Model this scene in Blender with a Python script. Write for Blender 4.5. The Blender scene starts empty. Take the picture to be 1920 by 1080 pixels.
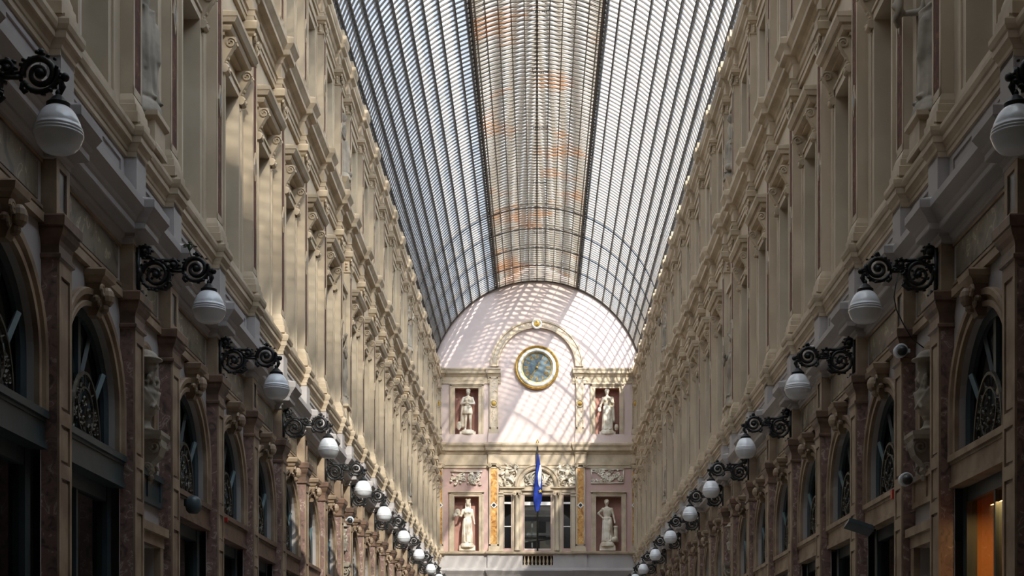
import bpy, bmesh, math, random
from mathutils import Vector, Matrix
R = math.radians
random.seed(7)
S = bpy.context.scene
COL = S.collection

# ------------------------------------------------------------------ camera, world, sun, exposure
# world z = 0 is the height of the eye, the paving lies at z = -1.6
FPX, VX, VY = 2667.0, 1007.0, 1302.0
cam = bpy.data.cameras.new('camera'); cam.sensor_width = 36; cam.lens = FPX * 36 / 1920
cam.shift_x = -(VX - 960) / 1920; cam.shift_y = (VY - 540) / 1920
cam.clip_start = .1; cam.clip_end = 500
co = bpy.data.objects.new('camera', cam); COL.objects.link(co)
co.location = (0, 0, 0); co.rotation_euler = (R(90), 0, 0); S.camera = co

W = bpy.data.worlds.new('sky'); S.world = W; W.use_nodes = True
nt = W.node_tree; nt.nodes.clear()
wo = nt.nodes.new('ShaderNodeOutputWorld'); bg = nt.nodes.new('ShaderNodeBackground')
tc = nt.nodes.new('ShaderNodeTexCoord'); nz = nt.nodes.new('ShaderNodeTexNoise'); rp = nt.nodes.new('ShaderNodeValToRGB')
nz.inputs['Scale'].default_value = 2.2; nz.inputs['Detail'].default_value = 6
rp.color_ramp.elements[0].position = .32; rp.color_ramp.elements[0].color = (.42, .56, .76, 1)
rp.color_ramp.elements[1].position = .68; rp.color_ramp.elements[1].color = (.92, .94, .96, 1)
nt.links.new(tc.outputs['Generated'], nz.inputs['Vector']); nt.links.new(nz.outputs['Fac'], rp.inputs['Fac'])
# bright hazy sky towards the sun, clear blue away from it
SUND = Vector((-.54, 1.3, -1.0))
SKY_BASE, SKY_SUN = .95, 12.5
dp = nt.nodes.new('ShaderNodeVectorMath'); dp.operation = 'DOT_PRODUCT'; dp.inputs[1].default_value = tuple(-SUND.normalized())
mx = nt.nodes.new('ShaderNodeMath'); mx.operation = 'MAXIMUM'; mx.inputs[1].default_value = 0
pw = nt.nodes.new('ShaderNodeMath'); pw.operation = 'POWER'; pw.inputs[1].default_value = 2.5
ma = nt.nodes.new('ShaderNodeMath'); ma.operation = 'MULTIPLY_ADD'; ma.inputs[1].default_value = SKY_SUN; ma.inputs[2].default_value = SKY_BASE
nt.links.new(tc.outputs['Generated'], dp.inputs[0]); nt.links.new(dp.outputs['Value'], mx.inputs[0]); nt.links.new(mx.outputs[0], pw.inputs[0]); nt.links.new(pw.outputs[0], ma.inputs[0])
nt.links.new(ma.outputs[0], bg.inputs['Strength'])
nt.links.new(rp.outputs['Color'], bg.inputs['Color'])
nt.links.new(bg.outputs[0], wo.inputs['Surface'])

sl = bpy.data.lights.new('sun', 'SUN'); sl.energy = 10.8; sl.angle = R(1.0); sl.color = (1, .93, .82)
so = bpy.data.objects.new('sun', sl); COL.objects.link(so)
so.rotation_euler = SUND.to_track_quat('-Z', 'Y').to_euler()
S.view_settings.view_transform = 'Standard'; S.view_settings.look = 'None'
S.view_settings.exposure = 0.0; S.view_settings.gamma = 1.0; S.view_settings.use_curve_mapping = False
try:
    S.cycles.max_bounces = 10; S.cycles.diffuse_bounces = 5; S.cycles.transparent_max_bounces = 16
    S.cycles.caustics_reflective = False; S.cycles.caustics_refractive = False
except Exception: pass

# ------------------------------------------------------------------ materials
def mat(name, c1, c2=None, scale=3.0, rough=.7, metal=0.0, lo=.4, hi=.62, bump=0.0, detail=6, stretch=(1, 1, 1), spec=.4):
    m = bpy.data.materials.new(name); m.use_nodes = True
    t = m.node_tree; b = t.nodes['Principled BSDF']
    b.inputs['Roughness'].default_value = rough; b.inputs['Metallic'].default_value = metal
    b.inputs['Specular IOR Level'].default_value = spec
    if c2 is None: c2 = tuple(x * .82 for x in c1)
    g = t.nodes.new('ShaderNodeNewGeometry'); mp = t.nodes.new('ShaderNodeMapping'); mp.inputs['Scale'].default_value = stretch
    n = t.nodes.new('ShaderNodeTexNoise'); n.inputs['Scale'].default_value = scale; n.inputs['Detail'].default_value = detail
    r = t.nodes.new('ShaderNodeValToRGB')
    r.color_ramp.elements[0].position = lo; r.color_ramp.elements[0].color = (*c1, 1)
    r.color_ramp.elements[1].position = hi; r.color_ramp.elements[1].color = (*c2, 1)
    t.links.new(g.outputs['Position'], mp.inputs['Vector']); t.links.new(mp.outputs[0], n.inputs['Vector'])
    t.links.new(n.outputs['Fac'], r.inputs['Fac']); t.links.new(r.outputs['Color'], b.inputs['Base Color'])
    if bump:
        bu = t.nodes.new('ShaderNodeBump'); bu.inputs['Strength'].default_value = bump; bu.inputs['Distance'].default_value = .01
        t.links.new(n.outputs['Fac'], bu.inputs['Height']); t.links.new(bu.outputs[0], b.inputs['Normal'])
    return m

def veined(name, base, vein, dark, scale=6, rough=.35):
    m = bpy.data.materials.new(name); m.use_nodes = True
    t = m.node_tree; b = t.nodes['Principled BSDF']; b.inputs['Roughness'].default_value = rough
    g = t.nodes.new('ShaderNodeNewGeometry')
    n = t.nodes.new('ShaderNodeTexNoise'); n.inputs['Scale'].default_value = scale; n.inputs['Detail'].default_value = 8
    n.inputs['Distortion'].default_value = 1.2
    r = t.nodes.new('ShaderNodeValToRGB'); e = r.color_ramp.elements
    e[0].position = .33; e[0].color = (*dark, 1); e[1].position = .5; e[1].color = (*base, 1)
    x = e.new(.585); x.color = (*base, 1); y = e.new(.62); y.color = (*vein, 1); z = e.new(.66); z.color = (*base, 1)
    t.links.new(g.outputs['Position'], n.inputs['Vector']); t.links.new(n.outputs['Fac'], r.inputs['Fac'])
    t.links.new(r.outputs['Color'], b.inputs['Base Color'])
    return m

def glassy(name, tint, diff, dfac, gloss=.08):
    m = bpy.data.materials.new(name); m.use_nodes = True
    t = m.node_tree; t.nodes.clear(); o = t.nodes.new('ShaderNodeOutputMaterial')
    tr = t.nodes.new('ShaderNodeBsdfTransparent'); tr.inputs[0].default_value = (*tint, 1)
    di = t.nodes.new('ShaderNodeBsdfTranslucent'); di.inputs[0].default_value = (*diff, 1)
    gl = t.nodes.new('ShaderNodeBsdfGlossy'); gl.inputs['Roughness'].default_value = .02
    m1 = t.nodes.new('ShaderNodeMixShader'); m2 = t.nodes.new('ShaderNodeMixShader'); m2.inputs[0].default_value = gloss
    g = t.nodes.new('ShaderNodeNewGeometry'); n = t.nodes.new('ShaderNodeTexNoise'); n.inputs['Scale'].default_value = .8; n.inputs['Detail'].default_value = 8
    mr = t.nodes.new('ShaderNodeMapRange'); mr.inputs[1].default_value = .35; mr.inputs[2].default_value = .7
    mr.inputs[3].default_value = dfac * .6; mr.inputs[4].default_value = dfac * 1.5
    t.links.new(g.outputs['Position'], n.inputs['Vector']); t.links.new(n.outputs['Fac'], mr.inputs[0]); t.links.new(mr.outputs[0], m1.inputs[0])
    t.links.new(tr.outputs[0], m1.inputs[1]); t.links.new(di.outputs[0], m1.inputs[2])
    t.links.new(m1.outputs[0], m2.inputs[1]); t.links.new(gl.outputs[0], m2.inputs[2]); t.links.new(m2.outputs[0], o.inputs[0])
    return m

M = {}
M['cream'] = mat('cream_paint', (.56, .465, .34), (.46, .375, .27), 1.3, .65, bump=.15)
M['cream_moulding'] = mat('cream_moulding_paint', (.55, .445, .32), (.40, .32, .22), 2.2, .6, bump=.15)
M['lilac'] = mat('lilac_grey_paint', (.45, .415, .395), (.39, .36, .345), 1.1, .7, bump=.1)
M['pink'] = mat('pale_pink_plaster', (.64, .52, .475), (.59, .475, .435), .7, .75, bump=.08)
M['pinkdeep'] = mat('dusty_pink_plaster', (.52, .36, .32), (.46, .31, .275), .9, .75)
M['terracotta'] = mat('terracotta_niche_plaster', (.42, .22, .17), (.34, .18, .14), 2, .8)
M['stone'] = mat('tan_stone', (.36, .27, .18), (.22, .15, .10), 3, .55, bump=.25)
M['brown_stone'] = mat('brown_marbled_stone', (.20, .12, .08), (.11, .07, .05), 5, .45, bump=.2)
M['red_marble'] = veined('red_brown_marble', (.24, .15, .125), (.50, .40, .34), (.10, .07, .06), 9, .4)
M['strip_marble'] = veined('oxblood_marble', (.12, .045, .025), (.22, .11, .06), (.06, .025, .018), 7, .9)
M['yellow_marble'] = veined('ochre_marble', (.58, .30, .08), (.80, .55, .25), (.30, .12, .03), 5, .35)
M['pale_marble'] = veined('pale_veined_marble', (.60, .50, .38), (.30, .18, .12), (.42, .32, .22), 5, .4)
M['frieze_marble'] = veined('grey_brown_marble', (.17, .14, .10), (.42, .36, .26), (.07, .06, .045), 4, .4)
M['dark_marble'] = mat('black_marble', (.03, .03, .035), (.05, .05, .05), 9, .3)
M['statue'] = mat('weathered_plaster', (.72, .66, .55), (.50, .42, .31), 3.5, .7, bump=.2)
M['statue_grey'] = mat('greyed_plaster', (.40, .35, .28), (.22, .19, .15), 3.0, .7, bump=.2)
M['green_paint'] = mat('dark_green_paint', (.050, .072, .080), (.038, .056, .063), 4, .4)
M['teal_paint'] = mat('teal_grey_paint', (.10, .15, .16), (.07, .11, .12), 4, .45)
M['iron'] = mat('black_cast_iron', (.020, .021, .022), (.035, .034, .032), 14, .42, metal=.3, bump=.2)
M['grille'] = mat('dark_bronze', (.04, .036, .03), (.08, .07, .05), 10, .45, metal=.4)
M['opal'] = mat('white_opal_glass', (.86, .88, .90), (.82, .84, .87), 1.5, .12, spec=.6)  # white glass with a trace of sky blue put into its colour
M['white_paint'] = mat('white_window_paint', (.80, .78, .74), (.70, .68, .63), 4, .5)
M['gold'] = mat('gilding', (.62, .40, .10), (.35, .20, .05), 9, .32, metal=.7)
M['clock_white'] = mat('white_enamelled_ring', (.80, .77, .70), (.72, .69, .62), 3, .35)
M['dial'] = mat('blue_grey_dial', (.13, .17, .18), (.08, .11, .13), 5, .3)
M['roof_dark'] = mat('dark_roof_iron', (.075, .062, .05), (.11, .085, .06), 6, .6)
M['roof_tan'] = mat('tan_rusty_slats', (.27, .24, .20), (.31, .155, .075), .55, .7, lo=.52, hi=.62, detail=4)
M['paving'] = mat('grey_stone_paving', (.46, .42, .37), (.36, .33, .29), 2.5, .5)
M['blue'] = mat('royal_blue_cloth', (.008, .035, .30), (.006, .025, .20), 5, .8)
M['yellow'] = mat('yellow_cloth', (.85, .60, .03), (.8, .55, .03), 5, .8)
M['white_cloth'] = mat('white_cloth', (.85, .85, .85), None, 5, .8)
M['red'] = mat('red_plastic', (.45, .03, .02), None, 5, .4)
M['plastic'] = mat('white_plastic', (.62, .66, .70), None, 5, .35)
M['plant'] = mat('green_leaf', (.05, .08, .03), None, 8, .7)
M['orange_wall'] = mat('orange_timber', (.50, .20, .05), (.38, .14, .03), 1.6, .6, stretch=(1, 8, .3))
M['interior'] = mat('dim_interior_plaster', (.09, .075, .065), (.06, .05, .045), 1.5, .8)
M['blind'] = mat('green_grey_blind', (.34, .34, .28), (.30, .30, .25), 1.5, .8)
M['pale_blind'] = mat('teal_grey_blind', (.15, .18, .18), (.11, .13, .13), 2, .8, stretch=(1, 6, .4))  # colour of the sky reflection painted behind the arched shop glass
M['roof_glass'] = glassy('rain_streaked_roof_glass', (.93, .96, .98), (.9, .92, .95), .25, .05)
M['ridge_glass'] = glassy('grimy_ridge_glass', (.80,.80,.78), (.62,.58,.52), .3, .04)
M['pane'] = glassy('window_glass', (.55, .60, .60), (.3, .32, .32), .03, .30)

# ------------------------------------------------------------------ mesh builder
class MB:
    def __init__(s): s.v = []; s.f = []
    def add(s, vs, fs):
        o = len(s.v); s.v += [tuple(x) for x in vs]; s.f += [tuple(i + o for i in f) for f in fs]; return s
    def box(s, x0, x1, y0, y1, z0, z1):
        return s.add([(x0,y0,z0),(x1,y0,z0),(x1,y1,z0),(x0,y1,z0),(x0,y0,z1),(x1,y0,z1),(x1,y1,z1),(x0,y1,z1)],
                     [(0,3,2,1),(4,5,6,7),(0,1,5,4),(1,2,6,5),(2,3,7,6),(3,0,4,7)])
    def quad(s, a, b, c, d): return s.add([a, b, c, d], [(0, 1, 2, 3)])
    def grid(s, rows, close=False, cap=False):
        n = len(rows[0]); vs = [p for r in rows for p in r]; fs = []
        for i in range(len(rows) - 1):
            for j in range(n if close else n - 1):
                k = (j + 1) % n
                fs.append((i*n+j, i*n+k, (i+1)*n+k, (i+1)*n+j))
        if cap and close:
            fs.append(tuple(range(n - 1, -1, -1))); fs.append(tuple((len(rows)-1)*n + j for j in range(n)))
        return s.add(vs, fs)
    def loft(s, prof, y=0.0, cap=True):
        """three-sided stack against the wall plane x=0: prof = [(z, half width, projection)]"""
        rows = [[(0, y-h, z), (p, y-h, z), (p, y+h, z), (0, y+h, z)] for z, h, p in prof]
        s.grid(rows)
        if cap:
            s.add(rows[0], [(0,1,2,3)]); s.add(rows[-1], [(3,2,1,0)])
        return s
    def lathe(s, prof, c=(0,0,0), n=20, axis='z', cap=True):
        rows = []
        for r, h in prof:
            row = []
            for k in range(n):
                a = 2*math.pi*k/n; u, w = r*math.cos(a), r*math.sin(a)
                row.append((c[0]+u, c[1]+w, c[2]+h) if axis == 'z' else (c[0]+h, c[1]+u, c[2]+w) if axis == 'x' else (c[0]+u, c[1]+h, c[2]-w))
            rows.append(row)
        return s.grid(rows, close=True, cap=cap)
    def tube(s, pts, rad, n=6):
        P = [Vector(p) for p in pts]; rows = []
        rr = rad if isinstance(rad, (list, tuple)) else [rad]*len(P)
        prev = None
        for i, p in enumerate(P):
            t = (P[min(i+1, len(P)-1)] - P[max(i-1, 0)])
            if t.length < 1e-9: t = Vector((0,0,1))
            t.normalize()
            if prev is None:
                a = Vector((0,1,0)) if abs(t.y) < .9 else Vector((1,0,0)); u = t.cross(a).normalized()
            else:
                u = (prev - t*prev.dot(t))
                u = u.normalized() if u.length > 1e-6 else t.orthogonal().normalized()
            prev = u; w = t.cross(u)
            rows.append([tuple(p + (u*math.cos(2*math.pi*k/n) + w*math.sin(2*math.pi*k/n))*rr[i]) for k in range(n)])
        return s.grid(rows, close=True, cap=True)
    def ball(s, c, r, n=8, sc=(1,1,1)):
        rows = []
        for i in range(1, n):
            a = math.pi*i/n
            rows.append([(c[0]+sc[0]*r*math.sin(a)*math.cos(2*math.pi*k/(2*n)), c[1]+sc[1]*r*math.sin(a)*math.sin(2*math.pi*k/(2*n)), c[2]+sc[2]*r*math.cos(a)) for k in range(2*n)])
        return s.grid(rows, close=True, cap=True)
    def xform(s, m): s.v = [tuple(m @ Vector(p)) for p in s.v]; return s
    def mesh(s, name, m, smooth=False):
        me = bpy.data.meshes.new(name); me.from_pydata(s.v, [], s.f); me.update()
        me.materials.append(M[m] if isinstance(m, str) else m)
        if smooth:
            me.polygons.foreach_set('use_smooth', [True]*len(me.polygons))
            if smooth == 'auto':
                try: me.set_sharp_from_angle(angle=R(40))
                except Exception: pass
        return me
    def build(s, name, m, parent=None, smooth=False, loc=(0,0,0), rz=0):
        return link(name, s.mesh(name, m, smooth), parent, loc, rz)

def link(name, me, parent=None, loc=(0,0,0), rz=0):
    o = bpy.data.objects.new(name, me); COL.objects.link(o); o.parent = parent
    o.location = loc; o.rotation_euler = (0, 0, rz); return o
def empty(name, loc=(0,0,0), rz=0, parent=None):
    return link(name, None, parent, loc, rz)
def tag(o, label, cat=None, group=None, kind=None):
    o['label'] = label
    if cat: o['category'] = cat
    if group: o['group'] = group
    if kind: o['kind'] = kind
    return o
KIDS = {}
def copy_tree(o, parent=None, loc=None, rz=None):
    c = o.copy(); COL.objects.link(c); c.parent = parent
    if loc is not None: c.location = loc
    if rz is not None: c.rotation_euler = (0, 0, rz)
    for ch in list(o.children): copy_tree(ch, c)
    return c

# ------------------------------------------------------------------ the gallery's measures
WX, D = 4.06, 57.86                # wall plane, end wall
BAY, NB, Y0 = 2.2, 1.42, 14.0      # window bay, niche bay, pilaster number 0
def PY(k):
    q, r = divmod(k, 7)
    return Y0 + q*(6*BAY + NB) + (0 if r == 0 else NB + (r-1)*BAY)
K0, K1 = -4, 21
PIL = [PY(k) for k in range(K0, K1 + 1)]
def is_niche(k): return k % 7 == 0
ORD = ['first','second','third','fourth','fifth','sixth','seventh','eighth','ninth','tenth','eleventh','twelfth','thirteenth','fourteenth',
       'fifteenth','sixteenth','seventeenth','eighteenth','nineteenth','twentieth','twenty-first','twenty-second','twenty-third','twenty-fourth','twenty-fifth']
SIDES = (('left', -1), ('right', 1))
def place(s, y):                   # location and rotation of a thing that faces the nave from a side wall
    return ((s*WX, y, 0), 0 if s < 0 else math.pi)
YEND = D

def sweep(mb, prof, s, e, half, ya, yb, kk=.4):
    """moulding run along a side wall that breaks forward by e round every pilaster; prof = [(p, z)]"""
    rows = []
    for p, z in prof:
        row = [(s*(WX-p), ya, z)]
        for yc in PIL:
            h = half + p*kk
            if yc - h < ya + .02 or yc + h > yb - .02: continue
            for yy, ee in ((yc-h, 0), (yc-h, e), (yc+h, e), (yc+h, 0)):
                row.append((s*(WX-p-ee), yy, z))
        row.append((s*(WX-p), yb, z)); rows.append(row)
    rows.insert(0, [(s*WX, v[1], v[2]) for v in rows[0]]); rows.append([(s*WX, v[1], v[2]) for v in rows[-1]])
    mb.grid(rows)

# ------------------------------------------------------------------ floor
fl = MB().box(-8, 8, -14, D+4, -1.8, -1.6).build('floor', 'paving'); tag(fl, 'grey stone paving of the arcade, below the picture', 'floor', kind='structure')

# ------------------------------------------------------------------ roof: glazed barrel with raised ridge
RC, RR = 12.48, 4.34
YR0 = 5.2
roof = empty('ceiling'); tag(roof, 'glazed iron barrel roof over the whole arcade with a raised slatted ridge', 'glass roof', kind='structure')
def arc_pt(a, r=RR, y=0.0): return (r*math.sin(a), y, RC + r*math.cos(a))
BAND = R(21.6)
purl = [BAND + R(5.3)*k for k in range(0, 14)]
A1 = R(92)
def arc_bar(mb, y, a0, a1, n, w, r0, r1):
    rows = []
    for i in range(n+1):
        a = a0 + (a1-a0)*i/n
        rows.append([arc_pt(a, r0, y-w/2), arc_pt(a, r1, y-w/2), arc_pt(a, r1, y+w/2), arc_pt(a, r0, y+w/2)])
    mb.grid(rows, close=True, cap=True)
gb = MB(); tb = MB(); y = YR0 + .12; lb = MB(); rows_l = []
SP = .245
while y < D - .02:
    for sg in (-1, 1): arc_bar(gb, y, sg*BAND, sg*A1, 16, .028, RR-.004, RR+.032)
    arc_bar(tb, y, -BAND, BAND, 10, .05, RR-.012, RR+.03)
    y += SP
gb.build('glazing_bar', 'roof_dark', roof)
tb.build('slat', 'roof_tan', roof)
LX0, LZ0, LZ1 = 1.72, 16.52, 17.5
y = YR0 + .24
while y < D - .02:
    for sg in (-1, 1):
        a = (sg*LX0, y, LZ0+.16); b = (0, y, LZ1); w = .017; h = .05
        lb.add([(a[0],y-w,a[2]),(a[0],y+w,a[2]),(a[0],y+w,a[2]+h),(a[0],y-w,a[2]+h),(0,y-w,b[2]),(0,y+w,b[2]),(0,y+w,b[2]+h),(0,y-w,b[2]+h)],
               [(0,1,2,3),(4,7,6,5),(0,4,5,1),(1,5,6,2),(2,6,7,3),(3,7,4,0)])
    y += SP
lb.build('ridge_glazing_bar', 'roof_dark', roof)
for sg in (-1, 1):
    g = MB(); rows = [[arc_pt(sg*a, RR+.037, yy) for a in purl] for yy in (YR0, D)]
    g.grid(rows); g.build('glass_pane', 'roof_glass', roof)
    g = MB(); g.quad((sg*LX0, YR0, LZ0+.22), (0, YR0, LZ1+.06), (0, D, LZ1+.06), (sg*LX0, D, LZ0+.22)); g.build('ridge_glass', 'ridge_glass', roof)
    for a in purl:
        g = MB(); aa = sg*a; h = .0038 if a != BAND else .006
        g.grid([[arc_pt(aa-h, RR-.03, yy), arc_pt(aa+h, RR-.03, yy), arc_pt(aa+h, RR+.10, yy), arc_pt(aa-h, RR+.10, yy)] for yy in (YR0, D)], close=True, cap=True)
        g.build('purlin', 'roof_dark', roof)
    for a in (4.2, 8.5, 12.7, 17.0, 20.3):
        g = MB(); aa = sg*R(a); h = .0026
        g.grid([[arc_pt(aa-h, RR-.03, yy), arc_pt(aa+h, RR-.03, yy), arc_pt(aa+h, RR+.035, yy), arc_pt(aa-h, RR+.035, yy)] for yy in (YR0, D)], close=True, cap=True)
        g.build('purlin', 'roof_tan', roof)
    g = MB()          # upright louvred side of the ridge
    g.box(sg*LX0-.03, sg*LX0+.03, YR0, D, LZ0, LZ0+.08).box(sg*LX0-.03, sg*LX0+.03, YR0, D, LZ0+.16, LZ0+.24)
    g.build('ridge_kerb', 'roof_dark', roof)
    g = MB(); g.box(sg*4.30-.08, sg*4.30+.14, YR0, D, 12.9, 13.22); g.build('gutter', 'roof_dark', roof)
MB().box(-.03, .03, YR0, D, LZ1-.02, LZ1+.08).build('ridge_beam', 'roof_dark', roof)
MB().box(-.018, .018, YR0, D, RC+RR-.05, RC+RR+.03).build('purlin', 'roof_dark', roof)
for k in range(K0, K1+1):          # main arched ribs over the glass
    if PY(k) < YR0 + .3 or PY(k) > D - .3 or k < 17: continue
    g = MB(); arc_bar(g, PY(k), -A1, A1, 40, .06, RR+.045, RR+.15); g.build('arched_rib', 'roof_dark', roof)
for y in (34.8, 38.2, 42.0, 46.5, 51.5, 57.2):    # little comb-like rods on the ridge
    g = MB(); z = RC+RR-.09
    g.tube([(-.12, y, z), (.30, y, z)], .007, 5)
    for q in range(8): g.tube([(-.1+q*.055, y, z), (-.1+q*.055, y, z-.05)], .008, 4)
    g.tube([(-.12, y, z), (-.12, y, z+.09)], .007, 5); g.tube([(.3, y, z), (.3, y, z+.09)], .007, 5)
    g.build('ridge_rod', 'iron', roof)
g = MB(); arc_bar(g, D-.04, -A1, A1, 40, .06, RR-.03, RR+.12); g.build('end_rib', 'roof_dark', roof)
# unseen vault added at the camera's end to keep the near walls dark
cv = MB(); cv.grid([[arc_pt(-A1 + 2*A1*i/24, RR+.2, yy) for i in range(25)] for yy in (-13, YR0+.05)])
cv.grid([[arc_pt(-A1 + 2*A1*i/24, RR+.5, yy) for i in range(25)] for yy in (-13, YR0+.05)])
cv.build('vault', 'cream', roof)
g = MB(); g.add([arc_pt(-A1+2*A1*i/24, RR-.05, YR0) for i in range(25)] + [arc_pt(-A1+2*A1*i/24, RR+1.3, YR0) for i in range(25)], [(i, i+1, i+26, i+25) for i in range(24)])
g.build('vault_edge', 'cream', roof)  # added rim closing the gap above, also there to stop light
wb = MB().box(-8, 8, -14.2, -14, -1.7, 18).build('wall_back', 'lilac'); tag(wb, 'plain plastered wall behind the camera', 'wall', kind='structure')  # added to shut out light from the open street behind

# ------------------------------------------------------------------ side walls
ARCH_R, ARCH_Z, BEAM_T = .78, 2.72, 2.29
def wall_with_rect(mb, s, ya, yb, z0, z1, hy0, hy1, hz0, hz1):
    X = s*WX
    for a, b, c, d in ((ya, hy0, z0, z1), (hy1, yb, z0, z1), (hy0, hy1, z0, hz0), (hy0, hy1, hz1, z1)):
        if b-a > 1e-4 and d-c > 1e-4: mb.quad((X, a, c), (X, b, c), (X, b, d), (X, a, d))
def reveal(mb, s, hy0, hy1, hz0, hz1, dep, back=False):
    X, X2 = s*WX, s*(WX+dep)
    mb.quad((X,hy0,hz0),(X2,hy0,hz0),(X2,hy0,hz1),(X,hy0,hz1)); mb.quad((X,hy1,hz0),(X2,hy1,hz0),(X2,hy1,hz1),(X,hy1,hz1))
    mb.quad((X,hy0,hz0),(X2,hy0,hz0),(X2,hy1,hz0),(X,hy1,hz0)); mb.quad((X,hy0,hz1),(X2,hy0,hz1),(X2,hy1,hz1),(X,hy1,hz1))
    if back: mb.quad((X2,hy0,hz0),(X2,hy1,hz0),(X2,hy1,hz1),(X2,hy0,hz1))
def arch_wall(mb, s, ya, yb, yc, r, zs, zb, ztop, dep):
    X, X2 = s*WX, s*(WX+dep); N = 20
    a = [(yc - r*math.cos(math.pi*i/N), zs + r*math.sin(math.pi*i/N)) for i in range(N+1)]
    mb.quad((X,ya,zb),(X,yc-r,zb),(X,yc-r,zs),(X,ya,zs)); mb.quad((X,yc+r,zb),(X,yb,zb),(X,yb,zs),(X,yc+r,zs))
    mb.quad((X,ya,zs),(X,yc-r,zs),(X,yc-r,ztop),(X,ya,ztop)); mb.quad((X,yc+r,zs),(X,yb,zs),(X,yb,ztop),(X,yc+r,ztop))
    for i in range(N): mb.quad((X,)+a[i], (X,)+a[i+1], (X,a[i+1][0],ztop), (X,a[i][0],ztop))
    b = [(yc-r, zb)] + a + [(yc+r, zb)]
    for i in range(len(b)-1): mb.quad((X,)+b[i], (X,)+b[i+1], (X2,)+b[i+1], (X2,)+b[i])

# shared meshes for one pilaster of each storey -------------------------------------------------
def pil_ground():
    r = {}
    r['pilaster'] = MB().loft([(-1.6,.155,.13),(3.6,.155,.13)]).mesh('pilaster', 'red_marble')
    g = MB(); h = .155; x0, x1 = .13, .15
    segs = [(-1.6, -1.0), (1.78, 1.90), (2.22, 2.34), (3.44, 3.58)]
    for a, b in segs: g.box(x0, x1, -h, h, a, b)
    for a, b in zip(segs[:-1], segs[1:]):
        g.box(x0, x1, -h, -h+.05, a[1], b[0]); g.box(x0, x1, h-.05, h, a[1], b[0])
        g.box(x0, x0+.012, -h+.075, h-.075, a[1]+.03, b[0]-.03)
    r['front_panel'] = g.mesh('front_panel', 'stone')
    r['capital'] = MB().loft([(3.56,.165,.15),(3.575,.185,.17),(3.60,.185,.17),(3.615,.165,.15),(3.68,.165,.15),(3.72,.175,.16),(3.76,.20,.185),(3.80,.215,.20),(3.82,.215,.20),(3.825,.232,.215),(3.90,.235,.22),(3.915,.225,.21)]).mesh('capital', 'brown_stone')
    g = MB().loft([(3.915,.165,.11),(4.42,.165,.11)]); g.box(.11,.13,-.165,-.09,3.915,4.42).box(.11,.13,.09,.165,3.915,4.42).box(.11,.13,-.09,.09,3.915,4.0).box(.11,.13,-.09,.09,4.33,4.42)
    r['frieze_block'] = g.mesh('frieze_block', 'stone')
    r['inset_panel'] = MB().box(.11,.116,-.085,.085,4.01,4.32).mesh('inset_panel', 'dark_marble')
    r['pedestal'] = MB().loft([(4.80,.165,.165),(5.28,.165,.165)]).mesh('pedestal', 'lilac')
    return r
def volute(mb, c, r, x, w, turns=1.6, sgn=1, rad=.012):
    n = 22; pts = []
    for i in range(n+1):
        a = turns*2*math.pi*i/n; q = r*(1-.8*i/n)
        pts.append((x, c[0] + sgn*q*math.cos(a), c[1] + q*math.sin(a)))
    mb.tube(pts, rad, 5); mb.ball((x, c[0], c[1]), r*.25, 4)
def pil_upper(zb, zs, zc, zt, half, P, dia):
    r = {}
    r['pilaster'] = MB().loft([(zs,half,P),(zc,half,P)]).mesh('pilaster', 'cream')
    r['base'] = MB().loft([(zb,half+.07,P+.07),(zb+.1,half+.07,P+.07),(zb+.11,half+.055,P+.055),(zb+.18,half+.05,P+.05),(zb+.19,half+.035,P+.035),(zb+.23,half+.03,P+.03),(zs,half+.005,P+.005)]).mesh('base', 'cream_moulding')
    g = MB().box(P, P+.012, -half, -half+.045, zs, zc).box(P, P+.012, half-.045, half, zs, zc).box(P, P+.012, -half, half, zs, zs+.08).box(P, P+.012, -half, half, zc-.08, zc)
    r['panel_border'] = g.mesh('panel_border', 'cream_moulding')
    r['marble_strip'] = MB().box(P, P+.004, -half+.045, half-.045, zs+.08, zc-.08).mesh('marble_strip', 'strip_marble')
    g = MB(); x0, x1 = P, P+.022
    for sc, x1_, nm in ((1, P+.022, 'diamond'),):
        a, b = .075, .2
        g.add([(P,0,dia-b),(P,a,dia),(P,0,dia+b),(P,-a,dia),(x1,0,dia-b),(x1,a,dia),(x1,0,dia+b),(x1,-a,dia)], [(4,5,6,7),(0,1,5,4),(1,2,6,5),(2,3,7,6),(3,0,4,7)])
    r['diamond'] = g.mesh('diamond', 'cream_moulding')
    x1 = P+.026; a, b = .042, .12
    g = MB().add([(P,0,dia-b),(P,a,dia),(P,0,dia+b),(P,-a,dia),(x1,0,dia-b),(x1,a,dia),(x1,0,dia+b),(x1,-a,dia)], [(4,5,6,7),(0,1,5,4),(1,2,6,5),(2,3,7,6),(3,0,4,7)])
    r['diamond_centre'] = g.mesh('diamond_centre', 'dark_marble')
    H = zt - zc
    g = MB().loft([(zc,half+.02,P+.02),(zc+.03,half+.02,P+.02),(zc+.04,half,P),(zc+H*.55,half,P),(zc+H*.62,half+.03,P+.04),(zc+H*.72,half+.05,P+.05),(zc+H*.74,half+.075,P+.075),(zt-.02,half+.085,P+.085),(zt,half+.07,P+.07)])
    for sg in (-1, 1):
        volute(g, (sg*half*.8, zc+H*.52), .065, P+.04, .02, 1.5, sg, .018)
        g.tube([(P+.02, sg*half*.5, zc+H*.4), (P+.05, sg*half*.3, zc+H*.2), (P+.02, 0, zc+.02)], .018, 5)
        for q in range(3): g.ball((P*.5, sg*(half+.02), zc+H*(.15+.15*q)), .03, 4)
    g.ball((P+.03, 0, zc+H*.45), .04, 4)
    r['capital'] = g.mesh('capital', 'cream_moulding')
    return r
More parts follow.
